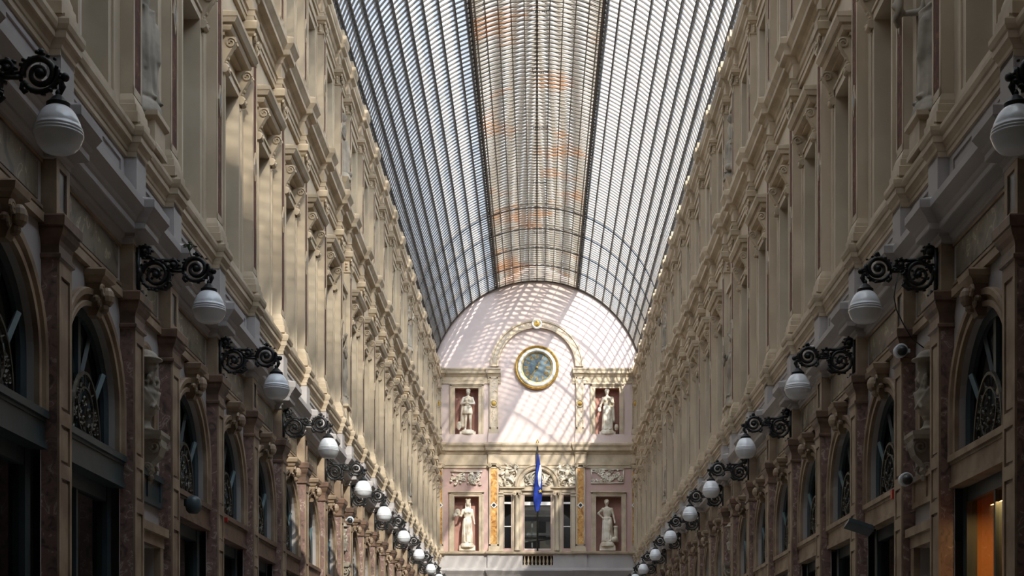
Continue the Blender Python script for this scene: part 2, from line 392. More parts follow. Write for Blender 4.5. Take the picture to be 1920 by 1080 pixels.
PG = pil_ground(); P2 = pil_upper(5.55, 5.85, 8.86, 9.29, .15, .12, 7.35); P3 = pil_upper(10.1, 10.36, 12.2, 12.51, .14, .11, 11.3)

# window hood with its two consoles ---------------------------------------------------------------
HOOD = MB().loft([(8.40,.60,.08),(8.44,.60,.08),(8.46,.62,.16),(8.50,.63,.18),(8.54,.63,.18),(8.545,.66,.22),(8.60,.67,.25),(8.615,.68,.26),(8.67,.68,.26),(8.70,.66,.0)]).mesh('window_hood', 'cream_moulding')
def console_mesh():
    g = MB(); w = .055
    # S shaped bracket
    pts = []
    for i in range(15):
        t = i/14; z = 8.40 - .46*t; x = .05 + .15*(1-t)**1.2 + .02*math.sin(t*2*math.pi)
        pts.append((x, z))
    rows = [[(0,-w,z),(x,-w,z),(x+.012,-w*.5,z),(x+.02,0,z),(x+.012,w*.5,z),(x,w,z),(0,w,z)] for x, z in pts]
    g.grid(rows); g.add(rows[0], [(0,1,2,3,4,5,6)]); g.add(rows[-1], [(6,5,4,3,2,1,0)])
    for sy in (-w-.004, w+.004):
        for (cx, cz, r0) in ((.15, 8.32, .07), (.075, 8.0, .05)):
            n = 16; g.tube([(cx + r0*(1-.75*i/n)*math.cos(3.1*math.pi*i/n), sy, cz + r0*(1-.75*i/n)*math.sin(3.1*math.pi*i/n)) for i in range(n+1)], .014, 5)
    for q in range(6): g.ball((.19-.022*q, 0, 8.36-.055*q), .026, 4, (1, 1.6, 1))
    g.lathe([(.05,-.075),(.05,.075)], (.075,0,7.99), 12, 'y')
    g.ball((.04,0,7.9), .032, 4); g.ball((.03,0,7.84), .02, 4)
    return g.mesh('console', 'cream_moulding')
CONSOLE = console_mesh()
ARCHI2 = MB().box(0,.05,-.54,-.40,5.62,8.17).box(0,.05,.40,.54,5.62,8.17).box(0,.05,-.54,.54,8.03,8.17).box(.05,.07,-.54,-.50,5.62,8.17).box(.05,.07,.50,.54,5.62,8.17).box(.05,.07,-.54,.54,8.13,8.17).box(0,.09,-.50,.50,5.56,5.66).mesh('architrave', 'cream')
ARCHI3 = MB().box(0,.05,-.50,-.36,10.3,12.14).box(0,.05,.36,.50,10.3,12.14).box(0,.05,-.5,.5,12.0,12.14).box(.05,.07,-.5,-.46,10.3,12.14).box(.05,.07,.46,.5,10.3,12.14).box(.05,.08,-.52,.52,12.12,12.17).mesh('architrave', 'cream')
# archivolt of the arched shop windows with keystone
def archivolt():
    g = MB(); prof = [(.78,0),(.78,.045),(.82,.05),(.83,.03),(.87,.03),(.88,.065),(.93,.07),(.94,.05),(.94,0)]
    rows = []
    zb = BEAM_T
    rows.append([(p, -r, zb) for r, p in prof])
    N = 24
    for i in range(N+1):
        a = math.pi*i/N; rows.append([(p, -r*math.cos(a), ARCH_Z + r*math.sin(a)) for r, p in prof])
    rows.append([(p, r, zb) for r, p in prof])
    g.grid(rows); return g.mesh('archivolt', 'stone')
ARCHIVOLT = archivolt()
def keystone():
    g = MB()
    g.loft([(3.70,.12,.14),(3.74,.13,.16),(3.76,.16,.19),(3.81,.17,.2),(3.83,.15,.18)])
    g.loft([(3.42,.06,.08),(3.5,.075,.12),(3.66,.10,.15),(3.70,.10,.13)])
    g.ball((.16,0,3.60), .07, 6, (1,1,1.3)); g.ball((.13,0,3.50), .05, 5)
    for sg in (-1,1):
        volute(g, (sg*.1, 3.63), .055, .15, .02, 1.5, sg, .016); volute(g, (sg*.09, 3.52), .04, .12, .02, 1.4, -sg, .014)
        g.ball((.1, sg*.12, 3.56), .035, 4)
    return g.mesh('keystone', 'stone')
KEY = keystone()

WALLS = {}
GROUND_PROF = [(0,4.38),(.035,4.39),(.035,4.43),(.06,4.45),(.06,4.48),(.16,4.50),(.17,4.51),(.17,4.56),(.185,4.58),(.20,4.61),(.24,4.66),(.262,4.69),(.27,4.70),(.27,4.775),(.25,4.79),(.0,4.85)]
PARAPET_PROF = [(.05,4.82),(.05,5.27)]
LEDGE_PROF = [(.05,5.22),(.075,5.225),(.075,5.27),(.085,5.28),(.09,5.31),(.115,5.35),(.13,5.36),(.13,5.42),(.145,5.43),(.16,5.47),(.16,5.51),(.12,5.535),(.12,5.56),(0,5.575)]
MIDDLE_PROF = [(0,9.285),(.045,9.29),(.045,9.37),(.06,9.375),(.06,9.44),(.085,9.46),(.03,9.48),(.03,9.68),(.055,9.70),(.065,9.74),(.10,9.78),(.16,9.80),(.175,9.81),(.175,9.88),(.19,9.90),(.225,9.95),(.24,9.97),(.24,10.05),(.22,10.07),(0,10.13)]
TOP_PROF = [(0,12.50),(.035,12.505),(.035,12.58),(.055,12.60),(.02,12.62),(.02,12.82),(.045,12.84),(.07,12.89),(.13,12.92),(.14,12.93),(.14,13.0),(.155,13.02),(.175,13.07),(.18,13.08),(.18,13.15),(0,13.2)]
ATTIC_Z = 13.2
for side, s in SIDES:
    ys = PIL; surf = MB(); upper = MB(); dep = .30
    surf.quad((s*WX,-14,-1.6),(s*WX,ys[0],-1.6),(s*WX,ys[0],5.5),(s*WX,-14,5.5))
    upper.quad((s*WX,-14,5.5),(s*WX,ys[0],5.5),(s*WX,ys[0],13.3),(s*WX,-14,13.3))
    frieze = MB()
    for k in range(K0, K1):
        ya, yb = PY(k), PY(k+1); yc = (ya+yb)/2
        if is_niche(k):
            # small doorway below, oval-headed niche above
            wall_with_rect(surf, s, ya, yb, -1.6, 2.0, yc-.36, yc+.36, -1.6, 1.55); reveal(surf, s, yc-.36, yc+.36, -1.6, 1.55, .35)
            arch_wall(surf, s, ya, yb, yc, .27, 3.22, 2.62, 4.85, .26)
            wall_with_rect(surf, s, ya, yb, 2.0, 2.62, yc, yc, 2.0, 2.0)
            X2 = s*(WX+.26); surf.quad((X2,yc-.3,2.5),(X2,yc+.3,2.5),(X2,yc+.3,3.6),(X2,yc-.3,3.6)); surf.quad((s*WX,yc-.27,2.62),(s*WX,yc+.27,2.62),(X2,yc+.27,2.62),(X2,yc-.27,2.62))
            wall_with_rect(upper, s, ya, yb, 5.5, 9.3, yc-.33, yc+.33, 5.75, 8.25); reveal(upper, s, yc-.33, yc+.33, 5.75, 8.25, .25, True)
            wall_with_rect(upper, s, ya, yb, 9.3, 12.52, yc-.30, yc+.30, 10.45, 12.1); reveal(upper, s, yc-.30, yc+.30, 10.45, 12.1, .22, True)
        else:
            wall_with_rect(surf, s, ya, yb, -1.6, 2.0, yc-.92, yc+.92, -1.6, 2.0)
            arch_wall(surf, s, ya, yb, yc, ARCH_R, ARCH_Z, 2.0, 4.85, .14)
            wall_with_rect(upper, s, ya, yb, 5.5, 9.3, yc-.40, yc+.40, 5.66, 8.03); reveal(upper, s, yc-.40, yc+.40, 5.66, 8.03, dep)
            wall_with_rect(upper, s, ya, yb, 9.3, 12.52, yc-.36, yc+.36, 10.4, 12.0); reveal(upper, s, yc-.36, yc+.36, 10.4, 12.0, dep)
        frieze.box(min(s*(WX-.012), s*WX), max(s*(WX-.012), s*WX), ya+.26, yb-.26, 4.02, 4.33)
    upper.quad((s*WX,ys[0],12.5),(s*WX,D,12.5),(s*WX,D,13.3),(s*WX,ys[0],13.3))
    root = surf.build('wall_'+side, 'lilac')
    tag(root, f'{side} arcade front in three storeys of pilasters, cream above and brown marble below', 'wall', kind='structure')
    WALLS[side] = root
    upper.build('upper_wall', 'cream', root)
    frieze.build('marble_frieze', 'frieze_marble', root)
    # outer leaf so that no daylight comes in behind the wall
    MB().quad((s*(WX+1.6),-14,-1.6),(s*(WX+1.6),D,-1.6),(s*(WX+1.6),D,13.2),(s*(WX+1.6),-14,13.2)).quad((s*WX,-14,13.25),(s*(WX+1.6),-14,13.25),(s*(WX+1.6),D,13.25),(s*WX,D,13.25)).quad((s*WX,-14,4.9),(s*(WX+1.6),-14,4.9),(s*(WX+1.6),D,4.9),(s*WX,D,4.9)).build('back_wall', 'interior', root)
    for nm, prof, e, half, m in (('shop_cornice', GROUND_PROF, .10, .175, 'lilac'), ('parapet', PARAPET_PROF, .10, .15, 'lilac'), ('parapet_ledge', LEDGE_PROF, .09, .15, 'cream_moulding'), ('main_cornice', MIDDLE_PROF, .10, .155, 'cream_moulding'), ('top_cornice', TOP_PROF, .08, .15, 'cream_moulding')):
        g = MB(); sweep(g, prof, s, e, half, -14, D); g.build(nm, m, root)
    g = MB()
    for k in range(K0, K1): g.box(min(s*(WX-.05), s*WX), max(s*(WX-.05), s*WX), PY(k)+.17, PY(k+1)-.17, 3.84, 3.92)
    g.box(min(s*(WX-.02), s*WX), max(s*(WX-.02), s*WX), ys[0], D, 3.97, 4.0).box(min(s*(WX-.02), s*WX), max(s*(WX-.02), s*WX), ys[0], D, 4.35, 4.38)
    g.build('string_course', 'stone', root)
    g = MB()
    for k in range(K0, K1):
        a, b = PY(k)+.30, PY(k+1)-.30
        for c0, c1, d0, d1 in ((a, b, 4.90, 4.94), (a, b, 5.14, 5.18), (a, a+.04, 4.94, 5.14), (b-.04, b, 4.94, 5.14)):
            g.box(min(s*(WX-.065), s*(WX-.04)), max(s*(WX-.065), s*(WX-.04)), c0, c1, d0, d1)
    g.build('parapet_panel_moulding', 'lilac', root)
    # attic blocks above the top cornice
    for k in range(K0, K1+1):
        loc, rz = place(s, PY(k))
        for store, prs in (('g', PG), ('m', P2), ('t', P3)):
            po = link('pilaster', prs['pilaster'], root, loc, rz)
            for nm, me in prs.items():
                if nm != 'pilaster': link(nm, me, po)
        link('attic_block', bpy.data.meshes.get('attic_block') or MB().loft([(13.14,.16,.2),(13.30,.16,.2),(13.32,.10,.1)]).mesh('attic_block', 'cream_moulding'), root, loc, rz)
    for k in range(K0, K1):
        yc = (PY(k)+PY(k+1))/2; loc, rz = place(s, yc)
        if is_niche(k): continue
        ho = link('window_hood', HOOD, root, loc, rz)
        for sg in (-1, 1): link('console', CONSOLE, ho, (0, sg*.50, 0))
        link('architrave', ARCHI2, root, loc, rz); link('top_architrave', ARCHI3, root, loc, rz)
        ao = link('archivolt', ARCHIVOLT, root, loc, rz); link('keystone', KEY, ao)

# ------------------------------------------------------------------ windows and doors of the side walls
def window_meshes():
    w = {}
    # middle storey
    x = -.26
    def frame(h, z0, z1, zt, nm):
        g = MB().box(x,x+.06,-h,-h+.06,z0,z1).box(x,x+.06,h-.06,h,z0,z1).box(x,x+.06,-h,h,z1-.06,z1).box(x,x+.06,-h,h,z0,z0+.08).box(x,x+.07,-h,h,zt-.04,zt+.04).box(x+.01,x+.065,-.03,.03,z0,z1)
        w[nm+'_frame'] = g.mesh('frame', 'white_paint')
        w[nm+'_pane'] = MB().quad((x+.02,-h,z0),(x+.02,h,z0),(x+.02,h,z1),(x+.02,-h,z1)).mesh('pane', 'pane')
        w[nm+'_blind'] = MB().box(x-.07,x-.06,-h,h,z0,z1).mesh('blind', 'blind')
    frame(.40, 5.66, 8.03, 7.3, 'mid'); frame(.36, 10.4, 12.0, 11.4, 'top')
    # arched shop window: plane at x=-.13
    x = -.14; N = 24
    g = MB(); prof = [(.70, x+.02),(.70,x+.06),(.78,x+.08),(.78,x)]
    rows = [[(p,-r,BEAM_T) for r,p in prof]] + [[(p,-r*math.cos(math.pi*i/N),ARCH_Z+r*math.sin(math.pi*i/N)) for r,p in prof] for i in range(N+1)] + [[(p,r,BEAM_T) for r,p in prof]]
    g.grid(rows, close=True)
    g.box(x, x+.05, -.035, .035, 2.85, 3.45)
    w['arch_frame'] = g.mesh('arched_frame', 'green_paint')
    g = MB()
    for sg in (-1,1):
        a = Vector((x+.02, sg*.10, 2.9)); b = Vector((x+.02, sg*.36, 3.33)); g.tube([a, b], .028, 4)
    w['arch_glazing'] = g.mesh('glazing_bar', 'green_paint')
    g = MB()
    for sg in (-1,1): g.tube([(x+.05, sg*.30, 2.62), (x+.09, sg*.56, 3.02)], .030, 4)
    w['arch_stay'] = g.mesh('tilted_sash_edge', 'teal_paint')
    g = MB(); pts = [(-.74, BEAM_T)] + [(-.74*math.cos(math.pi*i/N), ARCH_Z+.74*math.sin(math.pi*i/N)) for i in range(N+1)] + [(.74, BEAM_T)]
    g.add([(x+.01, a, b) for a, b in pts], [tuple(range(len(pts)))])
    w['arch_pane'] = g.mesh('pane', 'pane')
    g2 = MB(); g2.add([(a-.06, b, c) for a, b, c in g.v], g.f); w['arch_blind'] = g2.mesh('blind', 'pale_blind')  # added sheet behind the pane, carries the painted sky reflection
    # pierced iron fan
    g = MB(); gx = x+.10; n = 20
    g.tube([(gx, -.40*math.cos(math.pi*i/n), BEAM_T+.02+.60*math.sin(math.pi*i/n)) for i in range(n+1)], .022, 5)
    g.tube([(gx, -.22*math.cos(2*math.pi*i/n), BEAM_T+.27+.22*math.sin(2*math.pi*i/n)) for i in range(n+1)], .014, 5)
    rnd = random.Random(3)
    for q in range(26):
        u = rnd.uniform(-.36,.36); hmax = .58*math.sqrt(max(0,1-(u/.40)**2)); v = rnd.uniform(.04, max(.05, hmax-.05)); r0 = rnd.uniform(.035,.06); sg = rnd.choice((-1,1)); ph = rnd.uniform(0,6.28)
        g.tube([(gx, u+r0*(1-.7*i/10)*math.cos(ph+sg*i*.75), BEAM_T+.02+v+r0*(1-.7*i/10)*math.sin(ph+sg*i*.75)) for i in range(11)], .012, 4)
    for q in range(9):
        a = math.pi*(q+.5)/9; g.tube([(gx, .2*math.cos(a), BEAM_T+.27+.2*math.sin(a)), (gx, .39*math.cos(a), BEAM_T+.04+.57*math.sin(a))], .009, 4)
    w['fan'] = g.mesh('iron_fan', 'grille')
    g = MB().box(-.14,.04,-.92,.92,2.0,2.29)
    g.box(.04,.075,-.92,.92,2.25,2.31).box(.04,.06,-.92,.92,2.0,2.05).box(.04,.05,-.92,.92,2.22,2.25)
    w['fascia'] = g
    # shop front below
    x = -.12
    g = MB().box(x-.06,x+.04,-.92,-.80,-1.6,2.0).box(x-.06,x+.04,.80,.92,-1.6,2.0).box(x-.06,x+.03,-.92,.92,1.86,2.0).box(x-.06,x+.05,-.92,.92,-1.6,-1.1).box(x-.04,x+.02,-.06,-.01,-1.1,1.86)
    w['shop_frame'] = g.mesh('shop_frame', 'green_paint')
    w['shop_pane'] = MB().quad((x-.01,-.80,-1.1),(x-.01,.80,-1.1),(x-.01,.80,1.86),(x-.01,-.80,1.86)).mesh('shop_pane', 'pane')
    return w
WM = window_meshes()
FASC = {n: WM['fascia'].mesh('fascia', n) for n in ('green_paint', 'brown_stone', 'stone')}
wn = 0
def bayname(k): return ORD[k - (K0)]
for side, s in SIDES:
    cnt = 0
    for k in range(K0, K1):
        if is_niche(k): continue
        cnt += 1; yc = (PY(k)+PY(k+1))/2; loc, rz = place(s, yc); o_ = ORD[cnt-1]
        wn += 1
        w = empty(f'window_{wn}', loc, rz)
        tag(w, f'arched shop window with pierced iron fan in the {side} wall, {o_} shop bay along from the camera', 'shop window', f'arched shop windows of the {side} wall', 'structure')
        link('arched_frame', WM['arch_frame'], w); link('glazing_bar', WM['arch_glazing'], w); link('tilted_sash_edge', WM['arch_stay'], w)
        link('pane', WM['arch_pane'], w); link('blind', WM['arch_blind'], w); link('iron_fan', WM['fan'], w)  # the sheet behind this arched pane is the painted reflection
        link('fascia', FASC['green_paint' if (side == 'left' and k <= 0) else 'stone' if side == 'right' else 'brown_stone'], w)  # right-hand tan holds the warm light bounced from the opposite wall
        sf = link('shop_frame', WM['shop_frame'], w); link('shop_pane', WM['shop_pane'], sf)
        for nm, st in (('mid', 'tall middle-storey window under a bracketed hood'), ('top', 'plain top-storey window below the roof cornice')):
            wn += 1
            w = empty(f'window_{wn}', loc, rz)
            tag(w, f'{st} in the {side} wall, {o_} window bay along', 'window', f"{'middle' if nm=='mid' else 'top'} storey windows of the {side} wall", 'structure')
            fr = link('frame', WM[nm+'_frame'], w); link('pane', WM[nm+'_pane'], w); link('blind', WM[nm+'_blind'], w)
# lit timber inside the nearest right-hand shop
sh = MB().box(4.62, 4.70, 12.2, 13.9, -1.6, 2.0).box(4.2, 4.62, 13.72, 13.80, -1.6, 2.0).build('shop_partition', 'orange_wall')
tag(sh, 'warm orange timber partition glowing inside the nearest shop of the right wall', 'partition')
shl = bpy.data.lights.new('shop_lamp', 'AREA'); shl.energy = 22; shl.color = (1, .55, .2); shl.size = .5
shlo = bpy.data.objects.new('shop_lamp_light', shl); COL.objects.link(shlo); shlo.location = (4.42, 12.9, 1.75)
dn = 0
DOORM = MB().box(-.33,-.27,-.36,.36,-1.6,1.55).box(-.27,-.25,-.28,-.05,-1.4,1.35).box(-.27,-.25,.05,.28,-1.4,1.35).mesh('door_leaf', 'green_paint')
DOORF = MB().box(0,.07,-.48,-.36,-1.6,1.67).box(0,.07,.36,.48,-1.6,1.67).box(0,.08,-.48,.48,1.55,1.67).box(0,.12,-.52,.52,1.67,1.76).mesh('door_frame', 'stone')
TRANS = MB().box(0,.03,-.53,.53,1.98,2.30).box(.03,.06,-.53,.53,2.25,2.31).box(.03,.045,-.53,.53,1.98,2.04).box(.03,.045,-.53,-.46,2.04,2.25).box(.03,.045,.46,.53,2.04,2.25).box(.03,.045,-.03,.03,2.04,2.25)
TRANSM = {'left': TRANS.mesh('transom_panel', 'green_paint'), 'right': TRANS.mesh('transom_panel', 'stone')}  # right side tinted tan for bounced sunlight, like its fascias
def niche_ring():
    g = MB(); prof = [(.27,0),(.27,.03),(.32,.035),(.34,.02),(.38,.03),(.42,.03),(.42,0)]; N = 20; rows = []
    for i in range(N+1): rows.append([(p,-r*math.cos(math.pi*i/N),3.22+r*math.sin(math.pi*i/N)) for r,p in prof])
    for i in range(1, 10): rows.append([(p, r, 3.22-.6*i/9) for r,p in prof])
    for i in range(1, N): 
        a = math.pi*i/N; rows.append([(p, r*math.cos(a), 2.62-.45*math.sin(a)*(r/.42)) for r,p in prof])
    for i in range(0, 10): rows.append([(p, -r, 2.62+.6*i/9) for r,p in prof])
    g.grid(rows); return g.mesh('niche_surround', 'stone')
NR = niche_ring()
def bust_console():
    g = MB(); w = .12
    g.loft([(2.62,.17,.20),(2.66,.18,.22),(2.70,.18,.22)])
    pts = [(.20,2.62),(.20,2.55),(.17,2.46),(.11,2.40),(.08,2.36),(.09,2.31),(.06,2.27)]
    rows = [[(0,-w*(1-.08*i),z),(x,-w*(1-.08*i),z),(x,w*(1-.08*i),z),(0,w*(1-.08*i),z)] for i,(x,z) in enumerate(pts)]
    g.grid(rows)
    for sy in (-w, w):
        for cx, cz, r0 in ((.13,2.54,.075),(.06,2.33,.05)):
            g.tube([(cx+r0*(1-.75*i/16)*math.cos(3.3*math.pi*i/16), sy, cz+r0*(1-.75*i/16)*math.sin(3.3*math.pi*i/16)) for i in range(17)], .016, 5)
    g.ball((.06,0,2.24),.04,5)
    return g.mesh('bust_console', 'statue_grey')
BC = bust_console()
NF2 = MB().box(0,.05,-.47,-.33,5.62,8.39).box(0,.05,.33,.47,5.62,8.39).box(0,.05,-.47,.47,8.25,8.39).box(0,.10,-.5,.5,8.39,8.47).mesh('niche_surround', 'cream')
NF3 = MB().box(0,.05,-.42,-.30,10.35,12.22).box(0,.05,.30,.42,10.35,12.22).box(0,.05,-.42,.42,12.1,12.22).mesh('niche_surround', 'cream')
PED2 = MB().loft([(5.57,.22,.18),(5.62,.22,.18),(5.66,.20,.16),(5.86,.20,.16),(5.9,.24,.2),(5.95,.24,.2)]).mesh('statue_pedestal', 'cream_moulding')
PED3 = MB().loft([(10.35,.16,.10),(10.5,.22,.16),(10.6,.24,.2)]).mesh('statue_pedestal', 'cream_moulding')
NICHES = []
for side, s in SIDES:
    c = 0
    for k in range(K0, K1):
        if not is_niche(k): continue
        c += 1
        yc = (PY(k)+PY(k+1))/2; loc, rz = place(s, yc); root = WALLS[side]
        dn += 1; d = empty(f'door_{dn}', loc, rz); tag(d, f'dark doorway under the bust niche in the {side} wall, {ORD[c-1]} narrow bay along', 'door', kind='structure')
        link('door_leaf', DOORM, d); link('door_frame', DOORF, d); link('transom_panel', TRANSM[side], d)
        nr = link('bust_niche', NR, root, loc, rz); link('bust_console', BC, nr)
        a = link('statue_niche', NF2, root, loc, rz); link('statue_pedestal', PED2, a)
        b = link('top_niche', NF3, root, loc, rz); link('statue_pedestal', PED3, b)
        NICHES.append((side, s, k, c, loc, rz))

# ------------------------------------------------------------------ statues
def sculpt(parts, voxel, m, name, smooth=4):
    """continuous body: tapered limbs and masses fused into one skin"""
    g = MB()
    for p in parts:
        if p[0] == 'c':
            _, a, ra, b, rb = p; a = Vector(a); b = Vector(b); n = 5
            g.tube([a.lerp(b, i/n) for i in range(n+1)], [ra+(rb-ra)*i/n for i in range(n+1)], 10); g.ball(a, ra, 6); g.ball(b, rb, 6)
        elif p[0] == 'e':
            _, c, r, sc = p; g.ball(c, r, 8, sc)
        elif p[0] == 'l':
            _, prof, c, sx, sy = p; q = MB().lathe(prof, (0,0,0), 16); q.v = [(x*sx+c[0], y*sy+c[1], z+c[2]) for x,y,z in q.v]; g.add(q.v, q.f)
        elif p[0] == 'b':
            g.box(*p[1])
    me = g.mesh(name+'_raw', m); o = bpy.data.objects.new(name+'_raw', me); COL.objects.link(o)
    md = o.modifiers.new('r', 'REMESH'); md.mode = 'VOXEL'; md.voxel_size = voxel; md.use_smooth_shade = True
    sm = o.modifiers.new('s', 'SMOOTH'); sm.iterations = smooth; sm.factor = .5
    dg = bpy.context.evaluated_depsgraph_get(); ev = o.evaluated_get(dg)
    out = bpy.data.meshes.new_from_object(ev); out.name = name
    bpy.data.objects.remove(o, do_unlink=True)
    out.materials.clear(); out.materials.append(M[m])
    out.polygons.foreach_set('use_smooth', [True]*len(out.polygons))
    return out
# figures are modelled facing -y, feet at z=0, about 1.75 high
def figure(kind, m='statue', voxel=.017):
    P = []
    folds = random.Random(kind)
    sway = {'mask': .03, 'hip': -.03, 'hands': .02, 'violin': -.02}.get(kind, .02)
    # rock / plinth
    P.append(('l', [(.30,0),(.31,.05),(.27,.16),(.22,.20)], (0,0,-.20), 1, .8))
    # head, neck, torso
    P.append(('e', (sway,-.02,1.60), .105, (.82,.95,1.18))); P.append(('e', (sway,-.115,1.585), .024, (.7,1,1.5)))
    P.append(('c', (sway,0,1.50), .05, (sway*.6,0,1.40), .055)); P.append(('e', (sway,-.085,1.535), .03, (1,.8,.5)))
    for sg in (-1,1): P.append(('e', (sway+sg*.035,-.10,1.615), .012, (1,1,.7)))
    P.append(('l', [(.08,1.42),(.15,1.38),(.175,1.28),(.155,1.14),(.125,1.02),(.15,.92),(.18,.84)], (sway*.4,0,0), 1.05, .68))
    for sg in (-1,1):
        P.append(('e', (sg*.17+sway*.4,0,1.33), .07, (1,1,1)))
        if kind not in ('hip',): P.append(('e', (sg*.075+sway*.4,-.10,1.24), .06, (1,.8,1)))
    if kind == 'mask':
        P += [('l', [(.115,0),(.11,.07),(.12,.09),(.10,.10)], (sway,-.0,1.66), .9, 1)]
        for a in range(6): P.append(('e', (sway+.1*math.cos(a*1.05),.1*math.sin(a*1.05),1.78), .022, (1,1,1.3)))
        for sg in (-1,1): P.append(('c', (sway+sg*.085,.01,1.62), .035, (sway+sg*.10,-.02,1.42), .02))
        P += [('c', (-.18,0,1.33), .058, (-.25,-.05,1.08), .045), ('c', (-.25,-.05,1.08), .043, (-.38,-.22,1.12), .032), ('e', (-.42,-.25,1.13), .035, (1,1,1)),
              ('e', (-.38,-.28,1.22), .135, (.9,.35,1.15)), ('e', (-.38,-.33,1.20), .03, (.8,1.2,1.4)), ('e', (-.44,-.30,1.10), .06, (1,.5,1)), ('e', (-.50,-.26,1.10), .08, (.8,.5,1.1)),
              ('c', (.19,0,1.33), .058, (.25,0,1.05), .045), ('c', (.25,0,1.05), .042, (.29,-.06,.82), .03), ('e', (.30,-.08,.77), .035, (1,1,1.4))]
    elif kind == 'hip':
        P += [('c', (-.18,0,1.33), .06, (-.37,.02,1.16), .048), ('c', (-.37,.02,1.16), .045, (-.20,-.06,.98), .034), ('e', (-.18,-.08,.96), .04, (1,1,1)),
              ('c', (.18,0,1.33), .06, (.25,.02,1.06), .048), ('c', (.25,.02,1.06), .045, (.30,-.05,.82), .034), ('e', (.30,-.06,.78), .04, (1,1,1)),
              ('e', (sway,0,1.64), .115, (.9,1,1)), ('c', (-.12,.1,1.38), .05, (.2,.1,1.1), .05),
              ('l', [(.10,0),(.12,.06),(.09,.12),(.08,.55),(.10,.60),(.09,.66)], (.34,0,0), 1, 1), ('e', (.30,-.12,.10), .12, (1,1,.9))]
    elif kind == 'hands':
        P += [('c', (-.18,0,1.33), .06, (-.27,-.04,1.10), .05), ('c', (-.27,-.04,1.10), .048, (-.04,-.18,1.12), .034), ('e', (-.02,-.19,1.13), .038, (1.2,1,.8)),
              ('c', (.18,0,1.33), .06, (.27,-.04,1.10), .05), ('c', (.27,-.04,1.10), .048, (.05,-.19,1.08), .034), ('e', (.04,-.2,1.09), .038, (1.2,1,.8)),
              ('l', [(.115,0),(.12,.03),(.10,.07)], (sway,0,1.65), .9, 1),
              ('c', (-.22,.06,1.05), .07, (-.24,.06,.2), .10), ('e', (-.38,.02,.18), .13, (.7,.6,1.5)), ('e', (.06,-.14,.95), .06, (1,.7,1))]
    else:
        P += [('c', (-.18,0,1.33), .06, (-.27,-.03,1.08), .05), ('c', (-.27,-.03,1.08), .046, (-.32,-.16,.92), .034), ('e', (-.33,-.18,.88), .04, (1,1,1)),
              ('e', (-.34,-.22,.82), .10, (.8,.35,1.1)), ('e', (-.30,-.22,.97), .07, (.8,.35,1.1)), ('c', (-.28,-.22,1.02), .018, (-.22,-.22,1.24), .014),
              ('c', (.18,0,1.33), .06, (.24,-.05,1.12), .05), ('c', (.24,-.05,1.12), .046, (.05,-.16,1.30), .034), ('e', (.04,-.17,1.33), .04, (1,1,1.2)),
              ('c', (.2,.05,1.35), .07, (.24,.05,.4), .09), ('e', (sway,.01,1.65), .115, (.9,1,.95)), ('e', (.38,-.02,.12), .11, (.8,.8,1.3))]
    # skirt and legs
    if kind == 'hands':
        P.append(('l', [(.15,1.0),(.18,.88),(.20,.70),(.19,.66)], (0,0,0), 1.05, .72))
        for sg, lx in ((-1,-.08),(1,.10)):
            P += [('c', (lx,0,.72), .085, (lx+sg*.01,-.04,.40), .06), ('c', (lx+sg*.01,-.04,.40), .06, (lx+sg*.02,.0,.06), .036), ('c', (lx+sg*.02,0,.03), .04, (lx+sg*.04,-.13,.02), .03)]
        for q in range(10):
            a = folds.uniform(-2.9,-.2); P.append(('c', (.17*math.cos(a),.12*math.sin(a),.96), .018, (.20*math.cos(a),.14*math.sin(a),.68), .025))
    else:
        P.append(('l', [(.15,1.0),(.185,.88),(.20,.72),(.185,.45),(.20,.15),(.22,.02)], (0,0,0), 1.05, .72))
        P.append(('c', (.08,-.10,.80), .09, (.06,-.14,.45), .07)); P.append(('c', (.06,-.14,.45), .06, (.05,-.08,.06), .06))
        for q in range(15):
            a = -3.05+q*.205+folds.uniform(-.05,.05); b = a + folds.uniform(-.35,.35); z0 = folds.uniform(.75,.98)
            r0, r1 = .18, .215
            P.append(('c', (r0*1.05*math.cos(a),r0*.75*math.sin(a),z0), .016, (r1*math.cos(b),r1*.78*math.sin(b),.03), folds.uniform(.026,.042)))
        for q in range(7):
            z = .95-.05*q; P.append(('c', (-.17,-.04,z-.10), .02, (.0,-.15,z), .024)); P.append(('c', (.0,-.15,z), .024, (.17,-.06,z+.03-.05*q), .018))
        P += [('e', (-.09,-.14,.02), .05, (1,1.6,.6)), ('e', (.10,-.15,.02), .05, (1,1.6,.6))]
    return sculpt(P, voxel, m, 'statue_'+kind, 2)
FIG = {k: figure(k, 'statue') for k in ('mask', 'hip', 'hands', 'violin')}
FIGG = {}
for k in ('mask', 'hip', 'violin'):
    me = FIG[k].copy(); me.materials.clear(); me.materials.append(M['statue_grey']); FIGG[k] = me
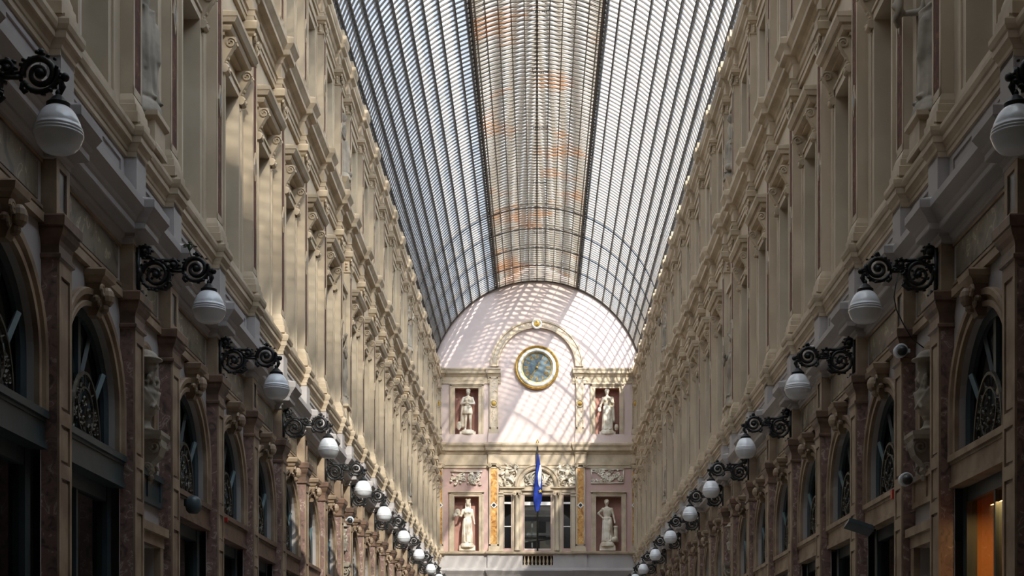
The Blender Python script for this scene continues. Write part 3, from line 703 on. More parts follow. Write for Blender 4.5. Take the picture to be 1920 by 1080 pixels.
def bust_mesh():
    P = [('l', [(.11,0),(.12,.03),(.08,.06),(.065,.12),(.09,.15)], (0,0,0), 1, 1),
         ('l', [(.06,.14),(.13,.2),(.17,.3),(.18,.4),(.12,.48),(.06,.5)], (0,0,0), 1.15, .8),
         ('c', (0,0,.46), .065, (.0,-.02,.60), .06), ('e', (0,-.03,.68), .12, (.8,.98,1.15)), ('e', (0,-.15,.665), .026, (.7,1,1.4)),
         ('e', (0,-.13,.60), .02, (1.4,.8,.6)), ('e', (0,-.10,.58), .045, (1,.8,.8)),
         ('e', (0,-.01,.755), .145, (.9,1.05,.7)), ('l', [(.165,0),(.17,.012),(.15,.025)], (0,-.02,.735), .95, 1.15), ('c', (0,.10,.78), .05, (0,.02,.87), .03)]
    for sg in (-1,1):
        P += [('e', (sg*.14,0,.38), .085, (1,1,.9)), ('c', (sg*.10,.0,.68), .035, (sg*.12,-.05,.48), .03), ('c', (sg*.13,-.10,.42), .022, (-sg*.05,-.15,.24), .02), ('e', (sg*.04,-.125,.695), .013, (1,1,.7))]
    rnd = random.Random(2)
    for q in range(16): P.append(('e', (rnd.uniform(-.09,.09), -.09-rnd.uniform(0,.03), rnd.uniform(.46,.58)), .024, (1,1,1.3)))
    return sculpt(P, .013, 'statue_grey', 'bust', 3)
BUST = bust_mesh()
def put_figure(me, name, loc, rz, scale, label, cat='statue', group=None):
    o = link(name, me, None, loc, rz); o.scale = (scale,)*3; tag(o, label, cat, group); return o
for side, s, k, c, loc, rz in NICHES:
    yc = loc[1]; face = math.pi/2 if s < 0 else -math.pi/2      # model faces -y; turn it to the nave
    fx = s*(WX-.02)
    kinds = ['hip', 'mask', 'violin', 'hip']
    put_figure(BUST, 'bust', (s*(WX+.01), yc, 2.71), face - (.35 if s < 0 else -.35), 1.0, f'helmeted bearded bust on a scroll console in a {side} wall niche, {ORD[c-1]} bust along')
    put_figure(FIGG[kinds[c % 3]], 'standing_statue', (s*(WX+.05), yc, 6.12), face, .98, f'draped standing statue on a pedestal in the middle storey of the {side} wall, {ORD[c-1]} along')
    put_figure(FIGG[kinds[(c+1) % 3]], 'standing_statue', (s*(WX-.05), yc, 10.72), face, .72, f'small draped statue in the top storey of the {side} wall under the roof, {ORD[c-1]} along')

# ------------------------------------------------------------------ end wall
KX = D/FPX
def EX(px): return (px-VX)*KX
def EZ(py): return (VY-py)*KX
def ebox(mb, x0, x1, y0, y1, p0, p1):       # frame pixels of the far wall, projection p towards the camera
    a, b = sorted((EX(x0), EX(x1))); c, d = sorted((EZ(y0), EZ(y1)))
    return mb.box(a, b, D-p1, D-p0, c, d)
def holed(mb, x0, x1, z0, z1, holes, dep=.35, back=None):
    xs = sorted({x0, x1} | {h[0] for h in holes} | {h[1] for h in holes}); zs = sorted({z0, z1} | {h[2] for h in holes} | {h[3] for h in holes})
    for i in range(len(xs)-1):
        for j in range(len(zs)-1):
            cx, cz = (xs[i]+xs[i+1])/2, (zs[j]+zs[j+1])/2
            if any(h[0] < cx < h[1] and h[2] < cz < h[3] for h in holes): continue
            mb.quad((xs[i],D,zs[j]),(xs[i+1],D,zs[j]),(xs[i+1],D,zs[j+1]),(xs[i],D,zs[j+1]))
    for h in holes:
        a, b, c, d = h[:4]; Y2 = D+dep
        for p, q in (((a,c),(b,c)),((b,c),(b,d)),((b,d),(a,d)),((a,d),(a,c))):
            (back if back is not None else mb).quad((p[0],D,p[1]),(q[0],D,q[1]),(q[0],Y2,q[1]),(p[0],Y2,p[1]))
        if back is not None: back.quad((a,Y2,c),(b,Y2,c),(b,Y2,d),(a,Y2,d))
H = lambda x0,x1,y0,y1: (EX(x0), EX(x1), EZ(y1), EZ(y0))
nich = [H(853,897,728,816), H(1116,1161,728,816), H(852,898,931,1033), H(1117.5,1165,931,1033)]
wins = [H(945,959,928.6,1028), H(1056,1070,928.6,1028), H(983,1033,928.6,1030)]
up = MB(); bk = MB()
holed(up, -4.5, 4.5, EZ(835), RC, nich[:2], .38, bk)
_n = 40; _a = [(-(RR+.1)*math.cos(math.pi*i/_n), RC + (RR+.1)*math.sin(math.pi*i/_n)) for i in range(_n+1)]
up.add([(x, D, z) for x, z in _a], [tuple(range(_n+1))])
up.add([(-1.75, D+.02, 16.0), (1.75, D+.02, 16.0), (1.75, D+.02, LZ0+.2), (0, D+.02, LZ1+.05), (-1.75, D+.02, LZ0+.2)], [(0,1,2,3,4)])
we = up.build('wall_end', 'pink'); tag(we, 'pink end wall closing the arcade under the curve of the roof', 'wall', kind='structure')
lo = MB(); holed(lo, -4.5, 4.5, EZ(1040), EZ(835), nich[2:] + wins, .38, None)
g = MB()
for a, b, c, d in wins:
    g.box(a-.01, a+.012, D-.03, D+.38, c, d).box(b-.012, b+.01, D-.03, D+.38, c, d)
g.build('window_reveal', 'cream', we)
# niche backs and window reveals
for h in nich[2:]: bk.quad((h[0],D+.38,h[2]),(h[1],D+.38,h[2]),(h[1],D+.38,h[3]),(h[0],D+.38,h[3]))
lo.build('lower_wall', 'pinkdeep', we)
bk.build('niche_lining', 'terracotta', we)
g = MB().box(-4.5, 4.5, D+.02, D+.3, -1.6, EZ(1061)).box(-4.5, EX(979), D+.02, D+.3, EZ(1061), EZ(1040)).box(EX(1038), 4.5, D+.02, D+.3, EZ(1061), EZ(1040)); g.build('base_wall', 'lilac', we)
g = MB()
for a_, b_ in ((935,943),(961,980),(1036,1054),(1072,1079)): ebox(g, a_, b_, 923, 1034, 0, .03)
ebox(g, 935, 1079, 923, 927.5, 0, .03); g.build('window_surround', 'cream', we)
g = MB(); ebox(g, 935, 1079, 870, 913, 0, .02); g.build('spandrel_ground', 'statue', we)
g = MB().quad((-8,D+2.5,-1.6),(8,D+2.5,-1.6),(8,D+2.5,12),(-8,D+2.5,12)); g.build('building_behind', 'cream', we)

def ecornice(name, y0, y1, prof, m, spans=((-4.06, 4.06),), breaks=(), e=.08):
    """prof: (p, z in metres); breaks: (xa, xb) ressauts"""
    g = MB()
    for xa, xb in spans:
        rows = []
        for p, z in prof:
            row = [(xa, D-p, z)]
            for ba, bb in breaks:
                if ba > xa-.3 and bb < xb+.3:
                    for xx, ee in ((ba-p*.0-.0, 0), (ba, e), (bb, e), (bb, 0)):
                        q = (-p if xx == ba else p) * .6
                        row.append((min(max(xx+q, xa), xb), D-p-ee, z))
            row.append((xb, D-p, z)); rows.append(row)
        g.grid(rows)
    return g.build(name, m, we)
BRK = [(EX(818)-.02, EX(831)), (EX(916), EX(935)), (EX(1079), EX(1098)), (EX(1184), EX(1197))]
def shiftp(prof, dz=0): return [(p, z+dz) for p, z in prof]
# upper (lunette) cornice: two pieces either side of the clock
zc = EZ(692)
uc = [(0,zc-.62),(.03,zc-.60),(.03,zc-.50),(.05,zc-.48),(.03,zc-.46),(.03,zc-.34),(.06,zc-.30),(.10,zc-.24),(.16,zc-.20),(.17,zc-.10),(.20,zc-.06),(.21,zc),(0,zc+.03)]
ecornice('lunette_cornice', 0, 0, uc, 'cream_moulding', ((-4.3, EX(939)), (EX(1073), 4.3)), BRK, .06)
zc = EZ(832)
mc = [(0,zc-1.02),(.04,zc-1.0),(.04,zc-.90),(.07,zc-.87),(.03,zc-.85),(.03,zc-.45),(.06,zc-.42),(.09,zc-.36),(.18,zc-.30),(.20,zc-.18),(.24,zc-.12),(.26,zc-.08),(.26,zc),(0,zc+.05)]
ecornice('main_cornice', 0, 0, mc, 'cream_moulding', ((-4.06, 4.06),), BRK, .08)
g = MB(); ebox(g, 815, 1199, 815, 832, 0, .10); ebox(g, 915, 936, 814, 832, .1, .17); ebox(g, 1078, 1099, 814, 832, .1, .17); g.build('parapet', 'pink', we)
zc = EZ(1035)
rc = [(0,zc-.16),(.04,zc-.15),(.10,zc-.10),(.18,zc-.08),(.20,zc),(0,zc+.03)]
ecornice('balcony_rail', 0, 0, rc, 'cream_moulding', ((-4.06, 4.06),), BRK, .08)
g = MB(); ebox(g, 815, 980, 1040, 1066, -.3, .08); ebox(g, 1037, 1199, 1040, 1066, -.3, .08); ebox(g, 914, 937, 1040, 1066, .08, .16); ebox(g, 1077, 1100, 1040, 1066, .08, .16)
ebox(g, 980, 1037, 1060, 1066, -.3, .08); g.build('balcony_parapet', 'lilac', we)
zc = EZ(1066)
lc = [(.08,zc+.02),(.20,zc),(.22,zc-.10),(.18,zc-.16),(.12,zc-.24),(.06,zc-.34),(.04,zc-.8),(0,zc-.9)]
ecornice('lower_cornice', 0, 0, lc, 'lilac', ((-4.06, 4.06),), BRK, .08)
for i in range(8):
    x = EX(980) + (i+.5)*(EX(1037)-EX(980))/8; z0, z1 = EZ(1060), EZ(1041)
    hh = z1-z0
    MB().lathe([(.045,0),(.045,.03),(.025,.05),(.03,hh*.2),(.052,hh*.38),(.035,hh*.6),(.022,hh*.78),(.04,hh*.88),(.045,hh)], (x, D-.0, z0), 12).build('baluster', 'cream_moulding', we, True)
g = MB(); ebox(g, 978, 1039, 1040, 1062, -.3, -.28); g.build('balcony_back', 'interior', we)

# pilasters of the end wall
def epil(x0, x1, y0, y1, marble, mid, roundel, ionic):
    g = MB(); ebox(g, x0, x1, y0, y1, 0, .10); base = g
    ebox(g, x0-1.5, x1+1.5, y1-7, y1, 0, .15); ebox(g, x0-.8, x1+.8, y1-10, y1-7, 0, .12)
    o = g.build('pilaster', 'cream', we)
    g = MB(); iw = (x1-x0)*.16
    g2 = MB(); yy0, yy1 = y0+(12 if ionic else 6), y1-13
    ebox(g2, x0+iw, x1-iw, yy0, yy1, .10, .108); g2.build('marble_panel', marble, o)
    ebox(g, x0, x0+iw, yy0-3, yy1+3, .10, .125); ebox(g, x1-iw, x1, yy0-3, yy1+3, .10, .125); ebox(g, x0, x1, yy0-3, yy0, .10, .125); ebox(g, x0, x1, yy1, yy1+3, .10, .125)
    g.build('panel_border', 'cream_moulding', o)
    xc = (x0+x1)/2
    if roundel:
        g = MB().lathe([(.155,0),(.155,-.03),(.13,-.045),(.105,-.03),(.10,0)], (EX(xc), D-.11, EZ(mid)), 24, 'y'); g.build('roundel', 'cream_moulding', o, 'auto')
        MB().lathe([(.10,0),(.10,-.035),(.05,-.045)], (EX(xc), D-.11, EZ(mid)), 20, 'y').build('roundel_boss', 'gold', o, 'auto')
    else:
        for a, nm, mm, q in ((6.4, 'diamond', 'clock_white', .135), (3.6, 'diamond_centre', 'dark_marble', .145)):
            w_, h_ = a*KX, a*KX
            X, Z = EX(xc), EZ(mid); Yb, Yf = D-.10, D-q
            MB().add([(X-w_,Yb,Z),(X,Yb,Z-h_),(X+w_,Yb,Z),(X,Yb,Z+h_),(X-w_,Yf,Z),(X,Yf,Z-h_),(X+w_,Yf,Z),(X,Yf,Z+h_)], [(4,5,6,7),(0,1,5,4),(1,2,6,5),(2,3,7,6),(3,0,4,7)]).build(nm, mm, o)
    if ionic:
        g = MB(); ebox(g, x0-2, x1+2, y0, y0+3, 0, .16); ebox(g, x0-.5, x1+.5, y0+3, y0+9, 0, .12)
        for sg in (-1, 1):
            c = ((EX(x0) if sg < 0 else EX(x1))-sg*.01, EZ(y0+7)); n = 18
            g.tube([(c[0]+sg*.095*(1-.8*i/n)*math.cos(-math.pi/2*0+3.4*math.pi*i/n), D-.15, c[1]+.095*(1-.8*i/n)*math.sin(3.4*math.pi*i/n)) for i in range(n+1)], .022, 5)
            g.ball((c[0], D-.14, c[1]), .03, 5)
        g.build('ionic_capital', 'cream_moulding', o)
for x0, x1 in ((816, 828), (918, 934), (1080, 1094), (1185, 1198)): epil(x0, x1, 705, 815, 'pale_marble', 758, True, False)
for x0, x1 in ((819, 831), (917.5, 935), (1079.5, 1097), (1184, 1196)): epil(x0, x1, 867, 1034, 'yellow_marble', 948, False, True)

def eframe(x0, x1, y0, y1, ix0, ix1, iy0, name='niche_surround', m='cream_moulding', cap=True):
    g = MB(); ebox(g, x0, ix0, y0, y1, 0, .05); ebox(g, ix1, x1, y0, y1, 0, .05); ebox(g, ix0, ix1, y0, iy0, 0, .05)
    t = (ix0-x0)*.35
    ebox(g, x0, x0+t, y0, y1, .05, .08); ebox(g, x1-t, x1, y0, y1, .05, .08); ebox(g, x0, x1, y0, y0+t, .05, .08)
    if cap: ebox(g, x0-1, x1+1, y0-1.5, y0+.8, 0, .12)
    return g.build(name, m, we)
eframe(844, 907, 721, 816, 853, 897, 728); eframe(1107, 1169, 721, 816, 1116, 1161, 728)
eframe(842.5, 907, 923, 1034, 852, 898, 931); eframe(1108.5, 1173.5, 923, 1034, 1117.5, 1165, 931)

# relief ornament
def scrollwork(mb, x0, x1, y0, y1, n, seed, p=.05, r=(.05,.13), rad=.022, mask=None, lumps=10):
    rnd = random.Random(seed); a, b, c, d = EX(x0), EX(x1), EZ(y1), EZ(y0); done = 0; tries = 0
    while done < n and tries < n*20:
        tries += 1
        q = rnd.uniform(*r); u, v = rnd.uniform(a+q*.6, b-q*.6), rnd.uniform(c+q*.6, d-q*.6)
        if mask and not mask(u, v): continue
        done += 1; sg = rnd.choice((-1,1)); ph = rnd.uniform(0, 6.28); N = 16; t = rnd.uniform(1.1, 1.7)
        mb.tube([(u+q*(1-.8*i/N)*math.cos(ph+sg*t*2*math.pi*i/N), D-p-rnd.uniform(0,.006), v+q*(1-.8*i/N)*math.sin(ph+sg*t*2*math.pi*i/N)) for i in range(N+1)], [rad*(1.2-.6*i/N) for i in range(N+1)], 5)
        mb.ball((u, D-p-.01, v), q*.28, 4)
    for _ in range(lumps):
        u, v = rnd.uniform(a, b), rnd.uniform(c, d)
        if mask and not mask(u, v): continue
        mb.ball((u, D-p, v), rnd.uniform(.03, .06), 4, (1,.8,1.2))
def eputto(mb, px, py, sc=1.0, flip=1):
    X, Z, Y = EX(px), EZ(py), D-.10
    def c(dx, dz): return (X+flip*dx*sc, Y, Z+dz*sc)
    mb.ball(c(0,.30), .075*sc, 6); mb.tube([c(0,.24), c(.01,.1), c(.02,-.05)], [.06*sc,.10*sc,.095*sc], 8); mb.ball(c(.02,-.07), .1*sc, 6)
    mb.tube([c(.08,.17), c(.22,.20), c(.34,.30)], [.04*sc,.035*sc,.025*sc], 6); mb.tube([c(-.07,.17), c(-.18,.05), c(-.28,.08)], [.04*sc,.035*sc,.025*sc], 6)
    mb.tube([c(.07,-.1), c(.20,-.16), c(.30,-.34)], [.06*sc,.05*sc,.03*sc], 6); mb.tube([c(-.04,-.12), c(-.10,-.26), c(-.05,-.42)], [.06*sc,.05*sc,.03*sc], 6)
g = MB(); ebox(g, 845, 904, 883, 886, 0, .05); scrollwork(g, 846, 903, 886, 909, 22, 5, .05, lumps=26)
g.build('foliage_relief', 'statue', we, True)
g = MB(); ebox(g, 1108, 1170, 879, 881.5, 0, .05); ebox(g, 1108, 1170, 905, 907, 0, .05); ebox(g, 1108, 1110, 881, 905, 0, .05); ebox(g, 1168, 1170, 881, 905, 0, .05); scrollwork(g, 1110, 1168, 882, 905, 24, 6, .04, lumps=20)
g.build('framed_relief', 'statue', we, True)
CW = (EX(1007.8), EZ(913)); ro, ri = 42*KX, 32*KX
out = lambda u, v: math.hypot(u-CW[0], v-CW[1]) > ro+.06
for a, b, sd, fl in ((936, 972, 11, 1), (1044, 1079, 12, -1)):
    g = MB(); scrollwork(g, a, b, 871, 913, 18, sd, .05, mask=out, lumps=16); eputto(g, 950 if fl > 0 else 1064, 893, 1.0, fl); eputto(g, 966 if fl > 0 else 1049, 880, .6, -fl)
    g.build('spandrel_figures', 'statue', we, True)
g = MB(); N = 24
prof = [(ri,.02),(ri,.12),(ri+.05,.15),(ri+.08,.12),(ri+.14,.13),(ri+.17,.17),(ro,.17),(ro,.02)]
g.grid([[(CW[0]-r*math.cos(math.pi*i/N), D-p, CW[1]+r*math.sin(math.pi*i/N)) for r, p in prof] for i in range(N+1)]); g.build('window_archivolt', 'cream_moulding', we)
g = MB(); inn = lambda u, v: math.hypot(u-CW[0], v-CW[1]) < ri-.08 and v > CW[1]
g.tube([(CW[0]-.28*math.cos(2*math.pi*i/20), D-.08, CW[1]+.36+.26*math.sin(2*math.pi*i/20)) for i in range(21)], .035, 6)
g.tube([(CW[0]-.19*math.cos(2*math.pi*i/20), D-.08, CW[1]+.34+.18*math.sin(2*math.pi*i/20)) for i in range(21)], .022, 6)
g.ball((CW[0], D-.11, CW[1]+.52), .10, 7, (.85,.9,1.15)); g.ball((CW[0], D-.09, CW[1]+.36), .14, 7, (1,.5,1.1))
for sg in (-1,1):
    for q in range(5): g.tube([(CW[0]+sg*.1, D-.07, CW[1]+.05), (CW[0]+sg*(.3+.05*q), D-.10, CW[1]+.08+.09*q), (CW[0]+sg*(.42+.03*q), D-.06, CW[1]+.02+.06*q)], [.03,.03,.012], 5)
scrollwork(g, 977, 1039, 882, 913, 14, 21, .05, mask=inn, lumps=20)
g.build('tympanum_relief', 'statue', we, True)
g = MB(); ebox(g, 937, 1077, 912.5, 923.5, 0, .06); ebox(g, 937, 983, 913, 916, .06, .14); ebox(g, 1033, 1077, 913, 916, .06, .14); ebox(g, 979, 1037, 918, 921, .06, .12); g.build('window_entablature', 'cream_moulding', we)
for a, b in ((936, 943), (965, 975), (1040, 1049), (1071, 1078.5)):
    if b - a > 8:
        r_ = (b-a)/2*KX*.9; x = EX((a+b)/2); zb, zt = EZ(1033), EZ(923)
        o = MB().lathe([(r_*1.25,0),(r_*1.25,.07),(r_*1.1,.1),(r_,.14),(r_*.92,zt-zb-.18),(r_*1.05,zt-zb-.14)], (x, D-.12, zb), 18).build('window_column', 'cream', we, 'auto')
        g = MB(); ebox(g, a-1.5, b+1.5, 923, 925.5, 0, .30)
        for sg in (-1,1):
            c = (x+sg*r_*1.15, EZ(928)); g.tube([(c[0]+sg*.08*(1-.8*i/16)*math.cos(3.2*math.pi*i/16), D-.30, c[1]+.08*(1-.8*i/16)*math.sin(3.2*math.pi*i/16)) for i in range(17)], .02, 5)
        g.build('ionic_capital', 'cream_moulding', o)
    else:
        g = MB(); ebox(g, a, b, 923, 1034, 0, .10); ebox(g, a-1, b+1, 923, 926, .10, .15); ebox(g, a-1, b+1, 928, 931, .1, .13); ebox(g, a-1, b+1, 1029, 1034, .1, .14); g.build('window_pilaster', 'cream', we)
# the three windows
def ewin(x0, x1, y0, y1, bars, label, fw):
    global wn
    wn += 1; w = empty(f'window_{wn}'); tag(w, label, 'window', kind='structure')
    g = MB(); q0, q1 = -.12, -.02
    ebox(g, x0-.3, x0+fw, y0, y1, q0, q1); ebox(g, x1-fw, x1+.3, y0, y1, q0, q1); ebox(g, x0, x1, y0, y0+fw*.7, q0, q1); ebox(g, x0, x1, y1-fw, y1, q0, q1)
    for b, t in bars: ebox(g, x0, x1, b-t, b+t, q0, q1+.01)
    g.build('frame', 'white_paint', w)
    g = MB(); g.quad((EX(x0),D+.08,EZ(y1)),(EX(x1),D+.08,EZ(y1)),(EX(x1),D+.08,EZ(y0)),(EX(x0),D+.08,EZ(y0))); g.build('pane', 'pane', w)
    return w
ewin(943, 961, 927, 1030, ((943, 1.8), (987, .9)), 'narrow white-framed window beside the middle one on the end wall, on its left', 2.0)
ewin(1054, 1072, 927, 1030, ((943, 1.8), (987, .9)), 'narrow white-framed window beside the middle one on the end wall, on its right', 2.0)
w = ewin(980, 1036, 927, 1032, ((944, 3.2),), 'wide white-framed window behind the flagpole in the middle of the end wall', 3.2)
# the room seen through the middle window
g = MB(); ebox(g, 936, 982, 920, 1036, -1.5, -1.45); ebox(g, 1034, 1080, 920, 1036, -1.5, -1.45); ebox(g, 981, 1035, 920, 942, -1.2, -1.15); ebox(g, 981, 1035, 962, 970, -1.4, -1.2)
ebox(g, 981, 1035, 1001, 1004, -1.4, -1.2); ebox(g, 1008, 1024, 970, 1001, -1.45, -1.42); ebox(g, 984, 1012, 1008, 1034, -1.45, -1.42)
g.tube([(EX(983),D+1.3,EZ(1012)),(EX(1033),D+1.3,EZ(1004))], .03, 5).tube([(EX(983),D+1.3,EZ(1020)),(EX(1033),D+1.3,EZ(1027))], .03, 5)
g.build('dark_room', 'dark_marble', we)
g = MB(); ebox(g, 981, 1035, 950, 957, -1.35, -1.2); ebox(g, 981, 1035, 993, 998, -1.35, -1.2); ebox(g, 996, 999, 970, 1034, -1.38, -1.3); ebox(g, 1024, 1034, 958, 1014, -1.44, -1.4); ebox(g, 984, 990, 998, 1012, -1.35, -1.3)
g.build('room_behind', 'white_paint', we)

# blind arch around the clock
g = MB(); cx, czz = EX(1006.7), EZ(688); N = 36
def ering(mb, prof, a0=0, a1=math.pi, n=N):
    mb.grid([[(cx-r*math.cos(a0+(a1-a0)*i/n), D-p, czz+r*math.sin(a0+(a1-a0)*i/n)) for r, p in prof] for i in range(n+1)])
ering(g, [(87*KX,0),(87*KX,.14),(84*KX,.15),(83*KX,.11)]); ering(g, [(76*KX,.11),(75*KX,.15),(72*KX,.14),(72*KX,0)]); ar = g.build('blind_arch', 'cream_moulding', we)
g = MB(); ering(g, [(83.5*KX,.11),(75.5*KX,.11)]); g.build('marble_band', 'pale_marble', ar)
MB().lathe([(.21,0),(.21,-.05),(.18,-.07),(.13,-.05),(.125,-.02)], (cx, D-.12, EZ(609)), 26, 'y').build('keystone_roundel', 'clock_white', ar, 'auto')
MB().lathe([(.125,0),(.125,-.04),(.05,-.06)], (cx, D-.12, EZ(609)), 20, 'y').build('roundel_boss', 'gold', ar, 'auto')
# clock
zk = EZ(690)
ck = MB().lathe([(40.5*KX,0),(41.5*KX,-.05),(41*KX,-.12),(39*KX,-.16),(37*KX,-.13),(36*KX,-.06)], (cx, D-.02, zk), 56, 'y', False).build('wall_clock', 'gold', None, 'auto')
tag(ck, 'large round clock with gilt rim and Roman numerals high on the pink end wall', 'clock')
MB().lathe([(36.2*KX,0),(36*KX,-.09),(34*KX,-.13),(31*KX,-.13),(29.5*KX,-.09),(29*KX,.0)], (cx, D-.02, zk), 56, 'y', False).build('white_ring', 'clock_white', ck, 'auto')
MB().lathe([(29.2*KX,0),(29*KX,-.08),(27.5*KX,-.07),(27*KX,-.02)], (cx, D-.02, zk), 56, 'y', False).build('inner_rim', 'gold', ck, 'auto')
MB().lathe([(28*KX,-.005),(28*KX,-.035)], (cx, D-.02, zk), 56, 'y').build('dial', 'dial', ck)
NUM = ['XII','I','II','III','IIII','V','VI','VII','VIII','IX','X','XI']
def stroke(mb, a, b, t, y0):
    a = Vector(a); b = Vector(b); d = (b-a).normalized(); n = Vector((-d.y, d.x))*t/2
    q = [(a-n), (a+n), (b+n), (b-n)]
    mb.add([(p.x, y0, p.y) for p in q] + [(p.x, y0-.012, p.y) for p in q], [(4,5,6,7),(0,1,5,4),(1,2,6,5),(2,3,7,6),(3,0,4,7)])
for i, s_ in enumerate(NUM):
    a = math.pi/2 - i*math.pi/6; rr = 20.5*KX; hh = .085; nb = MB()
    wd = {'I': .042, 'V': .075, 'X': .08}; tot = sum(wd[c] for c in s_); u = -tot/2
    rot = a - math.pi/2
    def tp(p): 
        x, z = p; return (cx + rr*math.cos(a) + x*math.cos(rot) - z*math.sin(rot), zk + rr*math.sin(a) + x*math.sin(rot) + z*math.cos(rot))
    for c in s_:
        w_ = wd[c]; m_ = u + w_/2; k_ = w_/2-.012
        segs = {'I': [((m_,-hh),(m_,hh))], 'V': [((m_-k_,hh),(m_,-hh)),((m_+k_,hh),(m_,-hh))], 'X': [((m_-k_,hh),(m_+k_,-hh)),((m_+k_,hh),(m_-k_,-hh))]}[c]
        for p, q in segs: stroke(nb, tp(p), tp(q), .022, D-.056)
        u += w_
    nb.build('numeral', 'gold', ck)
hd = MB(); 
def hand(ang, ln, t, tail=.12):
    a = math.pi/2 - R(ang); stroke(hd, (cx-tail*math.cos(a), zk-tail*math.sin(a)), (cx+ln*math.cos(a), zk+ln*math.sin(a)), t, D-.072)
hand(213, .36, .035); hand(24, .24, .045); hd.build('hands', 'gold', ck)
MB().lathe([(.045,0),(.045,-.03),(.02,-.04)], (cx, D-.07, zk), 14, 'y').build('hub', 'gold', ck)

# statues of the end wall
def end_statue(kind, px, pfoot, scale, label):
    o = put_figure(FIG[kind], 'niche_statue', (EX(px), D+.06, EZ(pfoot)), 0, scale, label)
    return o
end_statue('hands', 877, 806, .97, 'pale statue in a short tunic with hands joined, upper niche left of the clock')
end_statue('violin', 1139, 806, .97, 'pale cloaked statue holding a small instrument, upper niche to the right of the clock')
end_statue('mask', 876, 1018, 1.0, 'sunlit crowned woman statue holding out a mask, niche below the foliage relief')
end_statue('hip', 1139, 1016, 1.0, 'shaded draped statue with hand on hip beside a short column, niche below the framed relief')
for px, py, m_, lab in ((877, 815.5, 'statue', 0), (1139, 815.5, 'statue', 0), (876, 1032, 'statue', 0), (1139, 1032, 'statue', 0)):
    g = MB(); ebox(g, px-15, px+15, py-6 if py < 900 else py-9, py+.5, -.33, .06); g.build('statue_plinth', m_, we)

# ------------------------------------------------------------------ flag and flagpole
fp = empty('flagpole', (EX(1007.8), D-.19, EZ(1035)+.02)); tag(fp, 'black flagpole with gilt spearhead and furled blue flag before the middle end window', 'flagpole')
kf = (D-.55)/D
hp = (EZ(838)-EZ(1034))
MB().tube([(0,0,0),(0,0,hp)], .038, 10).build('pole', 'iron', fp, True)
MB().lathe([(.03,0),(.06,.03),(.03,.07),(.05,.10),(.07,.15),(.02,.28),(.0,.30)], (0,0,hp-.02), 12).build('spearhead', 'gold', fp, True)
def drape(z0, z1, wfun, x0, ph, yoff, n=26):
    g = MB(); rows = []
    for i in range(n+1):
        t = i/n; z = z0 + (z1-z0)*t; w = wfun(t); row = []
        for j in range(17):
            a = 2*math.pi*j/16; rr_ = w*(1+.28*math.sin(3*a+ph+2.2*t)); row.append((x0 + rr_*math.cos(a)*1.0 + .02*math.sin(5*t+ph), yoff+rr_*.7*math.sin(a), z))
        rows.append(row)
    g.grid(rows); return g
zf1, zf0 = EZ(853)-EZ(1034), EZ(960)-EZ(1034)
drape(zf1, zf0, lambda t: .03+.13*math.sin(min(1, t*1.25)*math.pi*.55) * (1 if t < .8 else (1-(t-.8)/.2*.75)), 0.0, .5, -.02).build('flag', 'blue', fp, True)
drape(zf1-.45, zf0+.95, lambda t: .02+.05*math.sin(t*math.pi), .09, 1.4, -.07).build('white_flag_fold', 'white_cloth', fp, True)
g = MB(); X, Z, Y = .12, EZ(923)-EZ(1034), -.16; st = []
for i in range(10):
    a = math.pi/2 + i*math.pi/5; r_ = .085 if i % 2 == 0 else .036; st.append((X+r_*math.cos(a), Y, Z+r_*math.sin(a)))
g.add(st + [(x, Y+.012, z) for x, _, z in st], [tuple(range(10))] + [(i, (i+1) % 10, (i+1) % 10+10, i+10) for i in range(10)]); g.build('gold_star', 'yellow', fp)

